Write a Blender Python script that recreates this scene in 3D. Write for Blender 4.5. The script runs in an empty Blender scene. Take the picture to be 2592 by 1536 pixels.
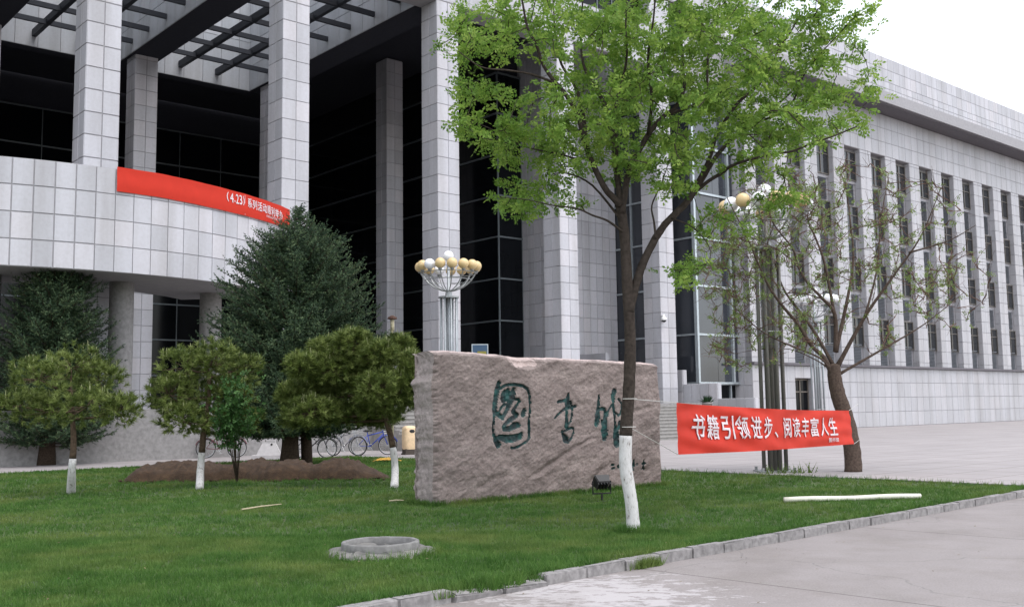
import bpy, bmesh, math, random
import numpy as np
from mathutils import Vector, Matrix, noise
random.seed(7); RNG = np.random.default_rng(11)
scene = bpy.context.scene
COL = scene.collection
R = math.radians
# ------------------------------------------------------------------ camera
FPX, PITCH, ROLL, YAW = 2621.5, math.atan(267/2621.5), R(0.9), R(41.636)
EYE = Vector((0, 0, 1.5))
cX = Vector((1, 0, 0)); cU = Vector((0, -math.sin(PITCH), math.cos(PITCH))); cF = Vector((0, math.cos(PITCH), math.sin(PITCH)))
cR = cX*math.cos(ROLL) - cU*math.sin(ROLL); cT = cX*math.sin(ROLL) + cU*math.cos(ROLL)
cam_d = bpy.data.cameras.new('camera'); cam = bpy.data.objects.new('camera', cam_d); COL.objects.link(cam)
cam_d.sensor_width = 36; cam_d.lens = FPX/2592*36; cam_d.shift_x = -50/2592
cam_d.clip_start = 0.1; cam_d.clip_end = 2000
M = Matrix((cR, cT, -cF)).transposed().to_4x4(); M.translation = EYE
cam.matrix_world = M
scene.camera = cam
# ------------------------------------------------------------------ sky, sun, exposure
SUN_EL, SUN_AZ = R(68), math.atan2(0.80, -0.60)      # azimuth measured from +Y towards +X
w = bpy.data.worlds.new('World'); scene.world = w; w.use_nodes = True
nt = w.node_tree; nt.nodes.clear()
sky = nt.nodes.new('ShaderNodeTexSky'); sky.sky_type = 'NISHITA'; sky.sun_disc = False
sky.sun_elevation = SUN_EL; sky.sun_rotation = SUN_AZ; sky.air_density = 1.0; sky.dust_density = 1.6; sky.ozone_density = 1.0
hs = nt.nodes.new('ShaderNodeHueSaturation'); hs.inputs['Saturation'].default_value = 0.30
bg = nt.nodes.new('ShaderNodeBackground'); bg.inputs['Strength'].default_value = 0.15
wo = nt.nodes.new('ShaderNodeOutputWorld')
nt.links.new(sky.outputs[0], hs.inputs['Color']); nt.links.new(hs.outputs[0], bg.inputs['Color']); nt.links.new(bg.outputs[0], wo.inputs[0])
sd = bpy.data.lights.new('sun', 'SUN'); sd.energy = 0.5; sd.angle = R(40); sd.color = (1.0, 0.975, 0.95)
so = bpy.data.objects.new('sun', sd); COL.objects.link(so)
to_sun = Vector((math.sin(SUN_AZ)*math.cos(SUN_EL), math.cos(SUN_AZ)*math.cos(SUN_EL), math.sin(SUN_EL)))
so.rotation_euler = to_sun.to_track_quat('Z', 'Y').to_euler()
vs = scene.view_settings; vs.view_transform = 'Standard'; vs.look = 'None'; vs.exposure = 1.48; vs.gamma = 1.0; vs.use_curve_mapping = False
scene.cycles.max_bounces = 6; scene.cycles.transparent_max_bounces = 6

# ------------------------------------------------------------------ frames and helpers
P0 = Vector((-9.898, 40.6, 0.0))                     # front corner of the second portico column
D2 = Vector((math.cos(YAW), math.sin(YAW), 0)); D1 = Vector((-math.sin(YAW), math.cos(YAW), 0))
def bw(t, s, z=0.0): return P0 + D2*t + D1*s + Vector((0, 0, z))
def at(px, py, D):                                   # a point seen at photo pixel (px, py), D metres in front
    r = cF + cR*((px-1346)/FPX) - cT*((py-768)/FPX)
    return EYE + r*(D/r.y)
def on_ground(px, py, z=0.0):
    r = cF + cR*((px-1346)/FPX) - cT*((py-768)/FPX)
    return EYE + r*((z-EYE.z)/r.z)

def link(o, parent=None):
    COL.objects.link(o)
    if parent is not None: o.parent = parent
    return o
def tag(o, label=None, cat=None, group=None, kind=None):
    if label: o['label'] = label
    if cat: o['category'] = cat
    if group: o['group'] = group
    if kind: o['kind'] = kind
    return o
def empty(name, loc=(0, 0, 0), rz=0.0, parent=None):
    o = bpy.data.objects.new(name, None); o.location = loc; o.rotation_euler = (0, 0, rz); o.empty_display_size = 0.2
    return link(o, parent)
def copy_tree(o, parent=None):
    c = o.copy(); link(c, parent)
    for ch in list(o.children): copy_tree(ch, c)
    return c

class MB:
    def __init__(s): s.v = []; s.f = []
    def add(s, vs, fs):
        n = len(s.v); s.v.extend(tuple(x) for x in vs); s.f.extend(tuple(i+n for i in f) for f in fs); return s
    def box(s, x0, x1, y0, y1, z0, z1):
        return s.add([(x0,y0,z0),(x1,y0,z0),(x1,y1,z0),(x0,y1,z0),(x0,y0,z1),(x1,y0,z1),(x1,y1,z1),(x0,y1,z1)],
                     [(0,3,2,1),(4,5,6,7),(0,1,5,4),(1,2,6,5),(2,3,7,6),(3,0,4,7)])
    def obox(s, o, u, n, w, th, h):
        """box: from o along unit u by w, up by h, thickness th along outward n (no back face)"""
        o = Vector(o); u = Vector(u); n = Vector(n); k = Vector((0, 0, 1)); i = min(0.012, th*0.5)
        a = [o, o+u*w, o+u*w+k*h, o+k*h]
        b = [o+u*i+k*i+n*th, o+u*(w-i)+k*i+n*th, o+u*(w-i)+k*(h-i)+n*th, o+u*i+k*(h-i)+n*th]
        return s.add(a+b, [(4,5,6,7),(0,1,5,4),(1,2,6,5),(2,3,7,6),(3,0,4,7)])
    def tube(s, pts, rad, n=8, cap=True, jit=0.0):
        pts = [Vector(p) for p in pts]; m = len(pts)
        if not hasattr(rad, '__len__'): rad = [rad]*m
        base = len(s.v); prev = None
        for i, p in enumerate(pts):
            d = (pts[min(i+1, m-1)]-pts[max(i-1, 0)])
            if d.length < 1e-9: d = Vector((0, 0, 1))
            d.normalize()
            if prev is None: a = d.orthogonal().normalized()
            else:
                a = prev - d*prev.dot(d)
                a = a.normalized() if a.length > 1e-6 else d.orthogonal().normalized()
            prev = a; b = d.cross(a)
            for k in range(n):
                an = 2*math.pi*k/n; r = rad[i]*(1+random.uniform(-jit, jit))
                q = p + a*(r*math.cos(an)) + b*(r*math.sin(an)); s.v.append((q.x, q.y, q.z))
        for i in range(m-1):
            for k in range(n):
                k2 = (k+1) % n
                s.f.append((base+i*n+k, base+i*n+k2, base+(i+1)*n+k2, base+(i+1)*n+k))
        if cap:
            s.f.append(tuple(base+k for k in range(n))[::-1]); s.f.append(tuple(base+(m-1)*n+k for k in range(n)))
        return s
    def lathe(s, prof, n=16, c=(0, 0, 0), close=False):
        base = len(s.v); m = len(prof)
        for r, z in prof:
            for k in range(n):
                an = 2*math.pi*k/n; s.v.append((c[0]+r*math.cos(an), c[1]+r*math.sin(an), c[2]+z))
        rng = m if close else m-1
        for i in range(rng):
            j = (i+1) % m
            for k in range(n):
                k2 = (k+1) % n; s.f.append((base+i*n+k, base+i*n+k2, base+j*n+k2, base+j*n+k))
        return s
    def sphere(s, c, r, nu=12, nv=8, sq=(1, 1, 1)):
        base = len(s.v)
        for i in range(nv+1):
            th = math.pi*i/nv
            for k in range(nu):
                an = 2*math.pi*k/nu
                s.v.append((c[0]+r*sq[0]*math.sin(th)*math.cos(an), c[1]+r*sq[1]*math.sin(th)*math.sin(an), c[2]+r*sq[2]*math.cos(th)))
        for i in range(nv):
            for k in range(nu):
                k2 = (k+1) % nu; s.f.append((base+i*nu+k, base+(i+1)*nu+k, base+(i+1)*nu+k2, base+i*nu+k2))
        return s
    def torus(s, c, axis, RR, r, n=24, m=6):
        c = Vector(c); ax = Vector(axis).normalized(); a = ax.orthogonal().normalized(); b = ax.cross(a); base = len(s.v)
        for i in range(n):
            an = 2*math.pi*i/n; d = a*math.cos(an)+b*math.sin(an)
            for k in range(m):
                q = c + d*(RR+r*math.cos(2*math.pi*k/m)) + ax*(r*math.sin(2*math.pi*k/m)); s.v.append(tuple(q))
        for i in range(n):
            for k in range(m):
                s.f.append((base+i*m+k, base+((i+1)%n)*m+k, base+((i+1)%n)*m+(k+1)%m, base+i*m+(k+1)%m))
        return s
    def mesh(s, name, mat=None, smooth=False):
        me = bpy.data.meshes.new(name); me.from_pydata(s.v, [], s.f); me.update()
        if mat: me.materials.append(mat)
        if smooth: me.polygons.foreach_set('use_smooth', [True]*len(me.polygons))
        return me
    def build(s, name, mat=None, parent=None, smooth=False, loc=None):
        o = bpy.data.objects.new(name, s.mesh(name, mat, smooth))
        if loc is not None: o.location = loc
        return link(o, parent)

def np_object(name, V, F, mat, parent=None, smooth=False, tint=None):
    """V (n,3), F (m,k) numpy arrays -> one mesh object"""
    V = np.asarray(V, np.float32); F = np.asarray(F, np.int32); m, k = F.shape
    me = bpy.data.meshes.new(name); me.vertices.add(len(V)); me.vertices.foreach_set('co', V.ravel())
    me.loops.add(m*k); me.loops.foreach_set('vertex_index', F.ravel())
    me.polygons.add(m); me.polygons.foreach_set('loop_start', np.arange(0, m*k, k, dtype=np.int32))
    me.update(calc_edges=True); me.validate()
    if smooth: me.polygons.foreach_set('use_smooth', np.ones(m, bool))
    me.materials.append(mat)
    if tint is not None:
        at_ = me.attributes.new('tint', 'FLOAT', 'POINT'); at_.data.foreach_set('value', np.asarray(tint, np.float32))
    return link(bpy.data.objects.new(name, me), parent)

# ------------------------------------------------------------------ materials
def new_mat(name):
    m = bpy.data.materials.new(name); m.use_nodes = True; t = m.node_tree
    return m, t, t.nodes['Principled BSDF']
def N(t, kind, **kw):
    n = t.nodes.new(kind)
    for k, v in kw.items():
        if k in n.inputs: n.inputs[k].default_value = v
        else: setattr(n, k, v)
    return n
def ramp(t, fac, stops):
    r = t.nodes.new('ShaderNodeValToRGB'); e = r.color_ramp.elements
    while len(e) > 1: e.remove(e[-1])
    e[0].position = stops[0][0]; e[0].color = (*stops[0][1], 1)
    for p, c in stops[1:]:
        q = e.new(p); q.color = (*c, 1)
    t.links.new(fac, r.inputs[0]); return r.outputs[0]
def mixc(t, fac, a, b, mode='MIX'):
    n = t.nodes.new('ShaderNodeMix'); n.data_type = 'RGBA'; n.blend_type = mode
    for val, s in ((fac, n.inputs[0]), (a, n.inputs[6]), (b, n.inputs[7])):
        if isinstance(val, bpy.types.NodeSocket): t.links.new(val, s)
        elif isinstance(val, (int, float)): s.default_value = val
        else: s.default_value = (*val, 1)
    return n.outputs[2]
def coords(t, space='Object', scale=(1, 1, 1)):
    tc = t.nodes.new('ShaderNodeTexCoord'); mp = t.nodes.new('ShaderNodeMapping'); mp.inputs['Scale'].default_value = scale
    t.links.new(tc.outputs[space], mp.inputs[0]); return mp.outputs[0]
def world_pos(t, scale=(1, 1, 1)):
    g = t.nodes.new('ShaderNodeNewGeometry'); mp = t.nodes.new('ShaderNodeMapping'); mp.inputs['Scale'].default_value = scale
    t.links.new(g.outputs['Position'], mp.inputs[0]); return mp.outputs[0]
def noise_tex(t, vec, scale, detail=4.0, rough=0.55):
    n = N(t, 'ShaderNodeTexNoise', Scale=scale, Detail=detail, Roughness=rough); t.links.new(vec, n.inputs['Vector']); return n.outputs['Fac']
def bump(t, b, h, strength=0.3, dist=0.02):
    n = N(t, 'ShaderNodeBump', Strength=strength, Distance=dist); t.links.new(h, n.inputs['Height']); t.links.new(n.outputs[0], b.inputs['Normal'])
def simple(name, col, rough=0.6, metal=0.0, var=0.08, scale=6.0, spec=0.4, bmp=0.0):
    m, t, b = new_mat(name); v = world_pos(t); f = noise_tex(t, v, scale)
    lo = tuple(max(0, c*(1-var)) for c in col); hi = tuple(min(1, c*(1+var)) for c in col)
    t.links.new(ramp(t, f, [(0.3, lo), (0.7, hi)]), b.inputs['Base Color'])
    b.inputs['Roughness'].default_value = rough; b.inputs['Metallic'].default_value = metal; b.inputs['Specular IOR Level'].default_value = spec
    if bmp: bump(t, b, f, bmp)
    return m

def tile_material(name, col, rnd=0.13):
    m, t, b = new_mat(name); v = world_pos(t)
    oi = t.nodes.new('ShaderNodeObjectInfo'); g = t.nodes.new('ShaderNodeNewGeometry')
    r2 = N(t, 'ShaderNodeMath', operation='ADD'); t.links.new(oi.outputs['Random'], r2.inputs[0]); t.links.new(g.outputs['Random Per Island'], r2.inputs[1])
    fr = N(t, 'ShaderNodeMath', operation='FRACT'); t.links.new(r2.outputs[0], fr.inputs[0])
    tint = ramp(t, fr.outputs[0], [(0, tuple(c*(1-rnd) for c in col)), (0.6, col), (1, (col[0]*(1+rnd*.6), col[1]*(1+rnd*.4), col[2]*(1+rnd*.3)))])
    streak = noise_tex(t, world_pos(t, (1.3, 1.3, 0.12)), 1.0, 5)
    fine = noise_tex(t, v, 9, 6, 0.7)
    c1 = mixc(t, 1.0, tint, ramp(t, streak, [(0.3, (0.80, 0.79, 0.77)), (0.6, (1, 1, 1))]), 'MULTIPLY')
    c2 = mixc(t, 1.0, c1, ramp(t, fine, [(0.25, (0.9, 0.89, 0.88)), (0.6, (1, 1, 1))]), 'MULTIPLY')
    t.links.new(c2, b.inputs['Base Color']); b.inputs['Roughness'].default_value = 0.5; b.inputs['Specular IOR Level'].default_value = 0.3
    return m
TILE = tile_material('glazed_stone_tile', (0.475, 0.47, 0.50))
WTILE = tile_material('wing_stone_tile', (0.435, 0.430, 0.452), 0.08)
JOINT = simple('tile_joint', (0.29, 0.28, 0.29), 0.9)
WELLT = tile_material('well_tile', (0.43, 0.445, 0.47))
def glass_material(name, base, rough, spec):
    m, t, b = new_mat(name); f = noise_tex(t, world_pos(t), 0.35, 2)
    t.links.new(ramp(t, f, [(0.3, tuple(c*0.6 for c in base)), (0.7, base)]), b.inputs['Base Color'])
    b.inputs['Roughness'].default_value = rough; b.inputs['Specular IOR Level'].default_value = spec
    bump(t, b, noise_tex(t, world_pos(t), 0.6, 1), 0.05, 0.05)
    return m
GLASS = glass_material('dark_tinted_glass', (0.006, 0.007, 0.009), 0.08, 0.16)
GLASSB = glass_material('bay_tinted_glass', (0.035, 0.040, 0.050), 0.06, 0.75)
ALU = simple('aluminium_mullion', (0.42, 0.46, 0.48), 0.4, 0.6)
ALUD = simple('dark_mullion', (0.16, 0.18, 0.19), 0.45, 0.5)  # darker aluminium tone for hall mullions and clerestory frames
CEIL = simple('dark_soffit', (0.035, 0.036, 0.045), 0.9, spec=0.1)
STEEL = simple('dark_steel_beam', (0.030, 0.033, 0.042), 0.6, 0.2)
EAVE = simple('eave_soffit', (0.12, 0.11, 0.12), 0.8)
CONC = simple('grey_concrete', (0.25, 0.24, 0.235), 0.9, var=0.2, scale=8, bmp=0.2)
LOUV = simple('grey_louvre', (0.17, 0.18, 0.20), 0.5, 0.3)
BLACK = simple('black_plastic', (0.012, 0.012, 0.014), 0.45)
WHITE = simple('white_paint', (0.75, 0.75, 0.74), 0.5)

def tile_mesh(name, wd, ht, th=0.03, gap=0.014):
    i = 0.008; x0, x1, z0, z1 = gap/2, wd-gap/2, gap/2, ht-gap/2
    return MB().add([(x0,0,z0),(x1,0,z0),(x1,0,z1),(x0,0,z1),(x0+i,-th,z0+i),(x1-i,-th,z0+i),(x1-i,-th,z1-i),(x0+i,-th,z1-i)],
                    [(4,5,6,7),(0,1,5,4),(1,2,6,5),(2,3,7,6),(3,0,4,7)]).mesh(name, TILE)
def tile_face(mb, o, u, n, wd, z0, z1, tw=0.6, th=0.82, phase=0.0, gap=0.014):
    """lays tiles over a wall face that starts at o, runs along u for wd, between z0 and z1"""
    u = Vector(u); o = Vector(o); nn = max(1, round(wd/tw)); cw = wd/nn
    k = math.floor((z0-phase)/th)
    while phase+k*th < z1-0.02:
        a = max(z0, phase+k*th); b = min(z1, phase+(k+1)*th); k += 1
        if b-a < 0.06: continue
        for j in range(nn):
            p = o + u*(j*cw+gap/2); mb.obox((p.x, p.y, a+gap/2), u, n, cw-gap, 0.03, b-a-gap)
# ================================================================== ground, road, plaza
m, t, b = new_mat('earth_ground'); v = world_pos(t)
t.links.new(ramp(t, noise_tex(t, v, 0.6, 6), [(0.3, (0.13, 0.12, 0.10)), (0.7, (0.20, 0.19, 0.17))]), b.inputs['Base Color']); b.inputs['Roughness'].default_value = 1; EARTH = m
m, t, b = new_mat('plaza_paving'); v = world_pos(t)
c = ramp(t, noise_tex(t, v, 0.5, 8, 0.65), [(0.3, (0.275, 0.250, 0.248)), (0.7, (0.338, 0.308, 0.306))])
tc = N(t, 'ShaderNodeMapping'); g = t.nodes.new('ShaderNodeNewGeometry'); t.links.new(g.outputs['Position'], tc.inputs[0]); tc.inputs['Rotation'].default_value = (0, 0, -YAW)
br = N(t, 'ShaderNodeTexBrick', Scale=1.0); br.offset = 0.0
br.inputs['Brick Width'].default_value = 1.2; br.inputs['Row Height'].default_value = 1.2; br.inputs['Mortar Size'].default_value = 0.02
br.inputs['Color1'].default_value = (1, 1, 1, 1); br.inputs['Color2'].default_value = (0.93, 0.93, 0.93, 1); br.inputs['Mortar'].default_value = (0.5, 0.48, 0.47, 1)
t.links.new(tc.outputs[0], br.inputs['Vector'])
t.links.new(mixc(t, 1.0, c, br.outputs[0], 'MULTIPLY'), b.inputs['Base Color']); b.inputs['Roughness'].default_value = 0.8; PLAZA = m
m, t, b = new_mat('concrete_road'); v = world_pos(t)
c = ramp(t, noise_tex(t, v, 0.9, 8, 0.7), [(0.3, (0.222, 0.199, 0.194)), (0.7, (0.270, 0.243, 0.238))])
sp = noise_tex(t, v, 55, 3, 0.7); c = mixc(t, 1.0, c, ramp(t, sp, [(0.3, (0.80, 0.79, 0.79)), (0.62, (1.05, 1.05, 1.05))]), 'MULTIPLY')
# worn pale scale on the slab close to the kerb, a stain with its own shape
sm = N(t, 'ShaderNodeMapping'); g = t.nodes.new('ShaderNodeNewGeometry'); t.links.new(g.outputs['Position'], sm.inputs[0])
sm.inputs['Rotation'].default_value = (0, 0, -R(8)); sm.inputs['Scale'].default_value = (1.0, 1.9, 1.0)
flake = noise_tex(t, sm.outputs[0], 5.5, 9, 0.72)
gr = N(t, 'ShaderNodeVectorMath', operation='DISTANCE'); t.links.new(g.outputs['Position'], gr.inputs[0]); gr.inputs[1].default_value = (0.45, 9.1, -0.09)
fall = N(t, 'ShaderNodeMapRange'); fall.inputs['From Min'].default_value = 0.5; fall.inputs['From Max'].default_value = 2.1; fall.inputs['To Min'].default_value = 0.16; fall.inputs['To Max'].default_value = -0.12
t.links.new(gr.outputs['Value'], fall.inputs[0])
ad = N(t, 'ShaderNodeMath', operation='ADD'); t.links.new(flake, ad.inputs[0]); t.links.new(fall.outputs[0], ad.inputs[1])
msk = ramp(t, ad.outputs[0], [(0.60, (0, 0, 0)), (0.64, (0.85, 0.85, 0.85))])
c = mixc(t, msk, c, (0.40, 0.375, 0.378))
vo = N(t, 'ShaderNodeTexVoronoi', Scale=0.33, feature='DISTANCE_TO_EDGE'); 
dm = N(t, 'ShaderNodeMapping'); t.links.new(g.outputs['Position'], dm.inputs[0]); nz = N(t, 'ShaderNodeTexNoise', Scale=1.4, Detail=5.0); t.links.new(g.outputs['Position'], nz.inputs['Vector'])
va = N(t, 'ShaderNodeVectorMath', operation='ADD'); t.links.new(dm.outputs[0], va.inputs[0])
vsx = N(t, 'ShaderNodeVectorMath', operation='SCALE'); t.links.new(nz.outputs['Color'], vsx.inputs[0]); vsx.inputs['Scale'].default_value = 0.5; t.links.new(vsx.outputs[0], va.inputs[1]); t.links.new(va.outputs[0], vo.inputs['Vector'])
c = mixc(t, ramp(t, vo.outputs['Distance'], [(0.0, (0.55, 0.55, 0.55)), (0.004, (0, 0, 0))]), c, (0.12, 0.115, 0.11))
jm = N(t, 'ShaderNodeMapping'); t.links.new(g.outputs['Position'], jm.inputs[0]); jm.inputs['Rotation'].default_value = (0, 0, -YAW-R(3)); jm.inputs['Location'].default_value = (.9, 1.1, 0)
jb = N(t, 'ShaderNodeTexBrick', Scale=1.0); jb.offset = 0.0; jb.inputs['Brick Width'].default_value = 4.5; jb.inputs['Row Height'].default_value = 4.0; jb.inputs['Mortar Size'].default_value = .012
jb.inputs['Color1'].default_value = (1, 1, 1, 1); jb.inputs['Color2'].default_value = (.95, .95, .95, 1); jb.inputs['Mortar'].default_value = (.45, .43, .42, 1); t.links.new(jm.outputs[0], jb.inputs['Vector'])
c = mixc(t, 1.0, c, jb.outputs[0], 'MULTIPLY')
stn = noise_tex(t, world_pos(t, (.6, .6, 1)), 1.1, 6, .65); c = mixc(t, 1.0, c, ramp(t, stn, [(.36, (.84, .83, .81)), (.52, (1, 1, 1))]), 'MULTIPLY')
t.links.new(c, b.inputs['Base Color']); b.inputs['Roughness'].default_value = 0.85; bump(t, b, sp, 0.25, 0.01); ROAD = m
m, t, b = new_mat('lawn_soil'); v = world_pos(t)
c = ramp(t, noise_tex(t, v, 0.8, 5), [(0.3, (0.030, 0.060, 0.014)), (0.7, (0.060, 0.085, 0.022))])
t.links.new(c, b.inputs['Base Color']); b.inputs['Roughness'].default_value = 1; LAWNM = m
def sheet(name, pts, mat, kind='structure'):
    o = MB().add(pts, [tuple(range(len(pts)))]).build(name, mat); o['kind'] = kind; return o
sheet('ground', [(-600, -300, -0.135), (600, -300, -0.135), (600, 900, -0.135), (-600, 900, -0.135)], EARTH)
def bq(t0, t1, s0, s1, z): return [tuple(bw(t0, s0, z)), tuple(bw(t1, s0, z)), tuple(bw(t1, s1, z)), tuple(bw(t0, s1, z))]
KSL = 0.05                                             # the kerb runs about three degrees off the facade
def kline(t): return -29.62+KSL*(t+11.5)              # back edge of the kerb top
KS0, KS1 = -0.115, 0.0
sheet('road', [tuple(bw(-70, -75, -.088)), tuple(bw(90, -75, -.088)), tuple(bw(90, kline(90)-.10, -.088)), tuple(bw(-70, kline(-70)-.10, -.088))], ROAD)
# plaza on the right of and behind the lawn
o = MB().add([tuple(bw(-.62, kline(-.62)-.1, -.012)), tuple(bw(90, kline(90)-.1, -.012)), tuple(bw(90, 40, -.012)), tuple(bw(-.62, 40, -.012))] + bq(-70, -0.62, -6.3, 40, -0.012), [(0, 1, 2, 3), (4, 5, 6, 7)]).build('plaza', PLAZA); o['kind'] = 'structure'
lw = [(-60, kline(-60)), (-.78, kline(-.78)), (-.78, -6.42), (-60, -6.42)]
o = MB().add([(a, c_, -.3) for a, c_ in lw]+[(a, c_, 0) for a, c_ in lw], [(4, 5, 6, 7), (0, 1, 5, 4), (1, 2, 6, 5), (2, 3, 7, 6), (3, 0, 4, 7)]).build('lawn', LAWNM); o.location = P0; o.rotation_euler = (0, 0, YAW); o['kind'] = 'structure'
# kerbs of single stones
KERBM = simple('kerb_concrete', (0.215, 0.203, 0.20), 0.95, var=0.3, scale=14, bmp=0.4)
kerb = empty('kerb', tuple(bw(-11.5, -29.62)), YAW+math.atan(KSL)); kerb['kind'] = 'structure'
def stone_mesh(L, h, seed):
    rr = random.Random(seed); bm = bmesh.new(); bmesh.ops.create_cube(bm, size=1)
    for q in bm.verts: q.co = Vector(((q.co.x+.5)*L, (q.co.y+.5)*(KS1-KS0), (q.co.z+.5)*h))
    bmesh.ops.bevel(bm, geom=[e for e in bm.edges], offset=0.009, segments=2, affect='EDGES')
    for q in bm.verts: q.co += Vector((rr.uniform(-.003, .003), rr.uniform(-.006, .006), rr.uniform(-.005, .005)))
    me = bpy.data.meshes.new('kerb_stone'); bm.to_mesh(me); bm.free(); me.materials.append(KERBM); return me
kms = [stone_mesh(0.544, 0.18, i) for i in range(6)]
tt = -12.65; i = 0
while tt < 10.6:
    o = bpy.data.objects.new('kerb_stone', kms[i % 6]); link(o, kerb)
    o.location = (tt, KS0+random.uniform(-.008, .008), -0.165+random.uniform(-.006, .006)); o.rotation_euler = (random.uniform(-.02, .02), 0, random.uniform(-.012, .012))
    if -2.75 < tt < -1.95: o.rotation_euler = (0.25, 0.05, 0.02); o.location.z -= 0.045      # the sunken, broken one
    tt += 0.55; i += 1
edge = empty('lawn_edging', P0, YAW); edge['kind'] = 'structure'
em = MB().box(0, 0.97, 0, 0.07, -0.1, 0.022).mesh('edging_stone', KERBM)
for k in range(23):
    o = bpy.data.objects.new('edging_stone', em); link(o, edge); o.location = (-0.70, -29.2+k, random.uniform(-.006, .004)); o.rotation_euler = (0, 0, R(90))
for k in range(14):
    o = bpy.data.objects.new('edging_stone', em); link(o, edge); o.location = (-14.0+k*0.98-0.02, -6.42, random.uniform(-.006, .004))

# ================================================================== the library: portico, hall, soffits
B = empty('library_building', P0, YAW)
tag(B, 'tall pale tiled library with square portico columns, dark glass hall and coffered open roof', 'building')
CW, PITCHC, ZP, ZB = 1.22, 7.55, 1.70, 20.2
tmesh = tile_mesh('tile', 0.61, 0.82)
phase = {0: 17.38, 1: 16.99, 2: 9.34, 3: 7.40}
colt = {-2: -15.3, -1: -7.65, 0: 0.0, 1: 7.72, 2: 15.18, 3: 22.54}
for k, t0 in colt.items():
    z0 = ZP
    c = MB().box(t0+.03, t0+CW-.03, .03, CW-.03, z0, ZB).build('column', JOINT, B)
    stuff = MB()
    ph = phase.get(k, 17.1)
    tile_face(stuff, (t0+CW-.03, 0.03, 0), (0, 1, 0), (1, 0, 0), CW-.06, z0, ZB, 0.61, 0.82, ph)
    tile_face(stuff, (t0+.03, CW-.03, 0), (1, 0, 0), (0, 1, 0), CW-.06, z0, ZB, 0.61, 0.82, ph)
    zlo = {0: 8.6, 1: 3.6, 2: 3.0, 3: 2.0}.get(k, 99); zhi = {0: 17.6, 1: ZB, 2: 17.5, 3: 15.5}.get(k, -9)
    kk = math.floor((z0-ph)/0.82)
    while ph+kk*0.82 < ZB:
        a, bq_ = ph+kk*0.82, ph+(kk+1)*0.82; kk += 1
        if a >= zlo-.4 and bq_ <= zhi+.1 and bq_ <= ZB:
            for j in range(2):
                o = bpy.data.objects.new('tile', tmesh); link(o, c); o.location = (t0+j*.61, .03, a)
                o = bpy.data.objects.new('tile', tmesh); link(o, c); o.location = (t0+.03, CW-j*.61, a); o.rotation_euler = (0, 0, R(-90))
        else:
            a2, b2 = max(a, z0), min(bq_, ZB)
            if b2-a2 > .08:
                for j in range(2):
                    stuff.obox((t0+j*.61+.012, .03, a2+.012), (1, 0, 0), (0, -1, 0), .586, .03, b2-a2-.024)
                    stuff.obox((t0+.03, j*.61+.012, a2+.012), (0, 1, 0), (-1, 0, 0), .586, .03, b2-a2-.024)
    o = stuff.build('tile_cladding', TILE, c); o['kind'] = 'stuff'
for (t0, s0) in ((15.3, 15.5), (7.55, 15.7), (-0.1, 15.7), (-7.7, 15.7)):
    c = MB().box(t0+.03, t0+1.17, s0+.03, s0+1.17, ZP, 23.3).build('inner_column', JOINT, B)
    st = MB(); tile_face(st, (t0, s0+.03, 0), (1, 0, 0), (0, -1, 0), 1.2, ZP, 23.3, .6, .82, .3); tile_face(st, (t0+.03, s0, 0), (0, 1, 0), (-1, 0, 0), 1.2, ZP, 23.3, .6, .82, .3)
    o = st.build('tile_cladding', TILE, c); o['kind'] = 'stuff'
# front fascia: beam, window band, parapet
fas = MB().box(-24, 25.6, .03, 1.25, ZB, 22.45); fas.box(-24, 75, .06, 1.25, 24.35, 26.2); fas.box(25.6, 75, .06, 1.25, ZB, 24.35)
fo = fas.build('fascia', JOINT, B)
st = MB(); tile_face(st, (-24, .03, 0), (1, 0, 0), (0, -1, 0), 49.6, ZB+.02, 22.4, .8, .74, ZB+.02); tile_face(st, (-24, .06, 0), (1, 0, 0), (0, -1, 0), 99, 24.4, 26.2, .8, .9, 24.4)
tile_face(st, (29, .06, 0), (1, 0, 0), (0, -1, 0), 46, 21.5, 24.4, .8, .74, ZB)
o = st.build('tile_cladding', TILE, fo); o['kind'] = 'stuff'
for k in range(-3, 4):                                                  # recessed clerestory windows between the pillars of the fascia
    t0 = colt.get(k, -22.9)
    if k < 3 and k+1 in colt or k == 3:
        a, bb = t0+CW+.25, (colt[k+1] if k < 3 else 26.4)-.25
        wn = MB().box(a, bb, .75, .8, 22.45, 24.35).build('clerestory_window', GLASS, B)
        fr = MB()
        for q in np.linspace(a, bb, 6): fr.box(q-.03, q+.03, .70, .76, 22.46, 24.34)
        fr.build('frame', ALUD, wn)
    pl = MB().box(t0-.2, t0+CW+.2, .08, 1.2, 22.45, 24.35).build('fascia_pillar', TILE, B)
# soffits, grid-line beams and the open coffer wells
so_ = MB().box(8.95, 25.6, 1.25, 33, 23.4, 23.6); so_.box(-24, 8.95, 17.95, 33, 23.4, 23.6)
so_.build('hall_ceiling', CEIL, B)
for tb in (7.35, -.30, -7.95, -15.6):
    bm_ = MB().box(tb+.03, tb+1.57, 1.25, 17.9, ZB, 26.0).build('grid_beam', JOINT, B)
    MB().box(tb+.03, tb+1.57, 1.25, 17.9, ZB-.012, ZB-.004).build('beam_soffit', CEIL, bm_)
    st = MB(); tile_face(st, (tb+.03, 1.25, 0), (0, 1, 0), (-1, 0, 0), 16.65, ZB, 26.0, 1.1, 1.45, ZB)
    tile_face(st, (tb+1.57, 1.25, 0), (0, 1, 0), (1, 0, 0), 16.65, ZB, 26.0, 1.1, 1.45, ZB)
    o = st.build('well_cladding', WELLT, bm_); o['kind'] = 'stuff'
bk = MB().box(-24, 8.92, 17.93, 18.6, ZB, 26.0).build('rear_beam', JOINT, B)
MB().box(-24, 8.92, 17.93, 18.6, ZB-.012, ZB-.004).build('beam_soffit', CEIL, bk)
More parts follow.
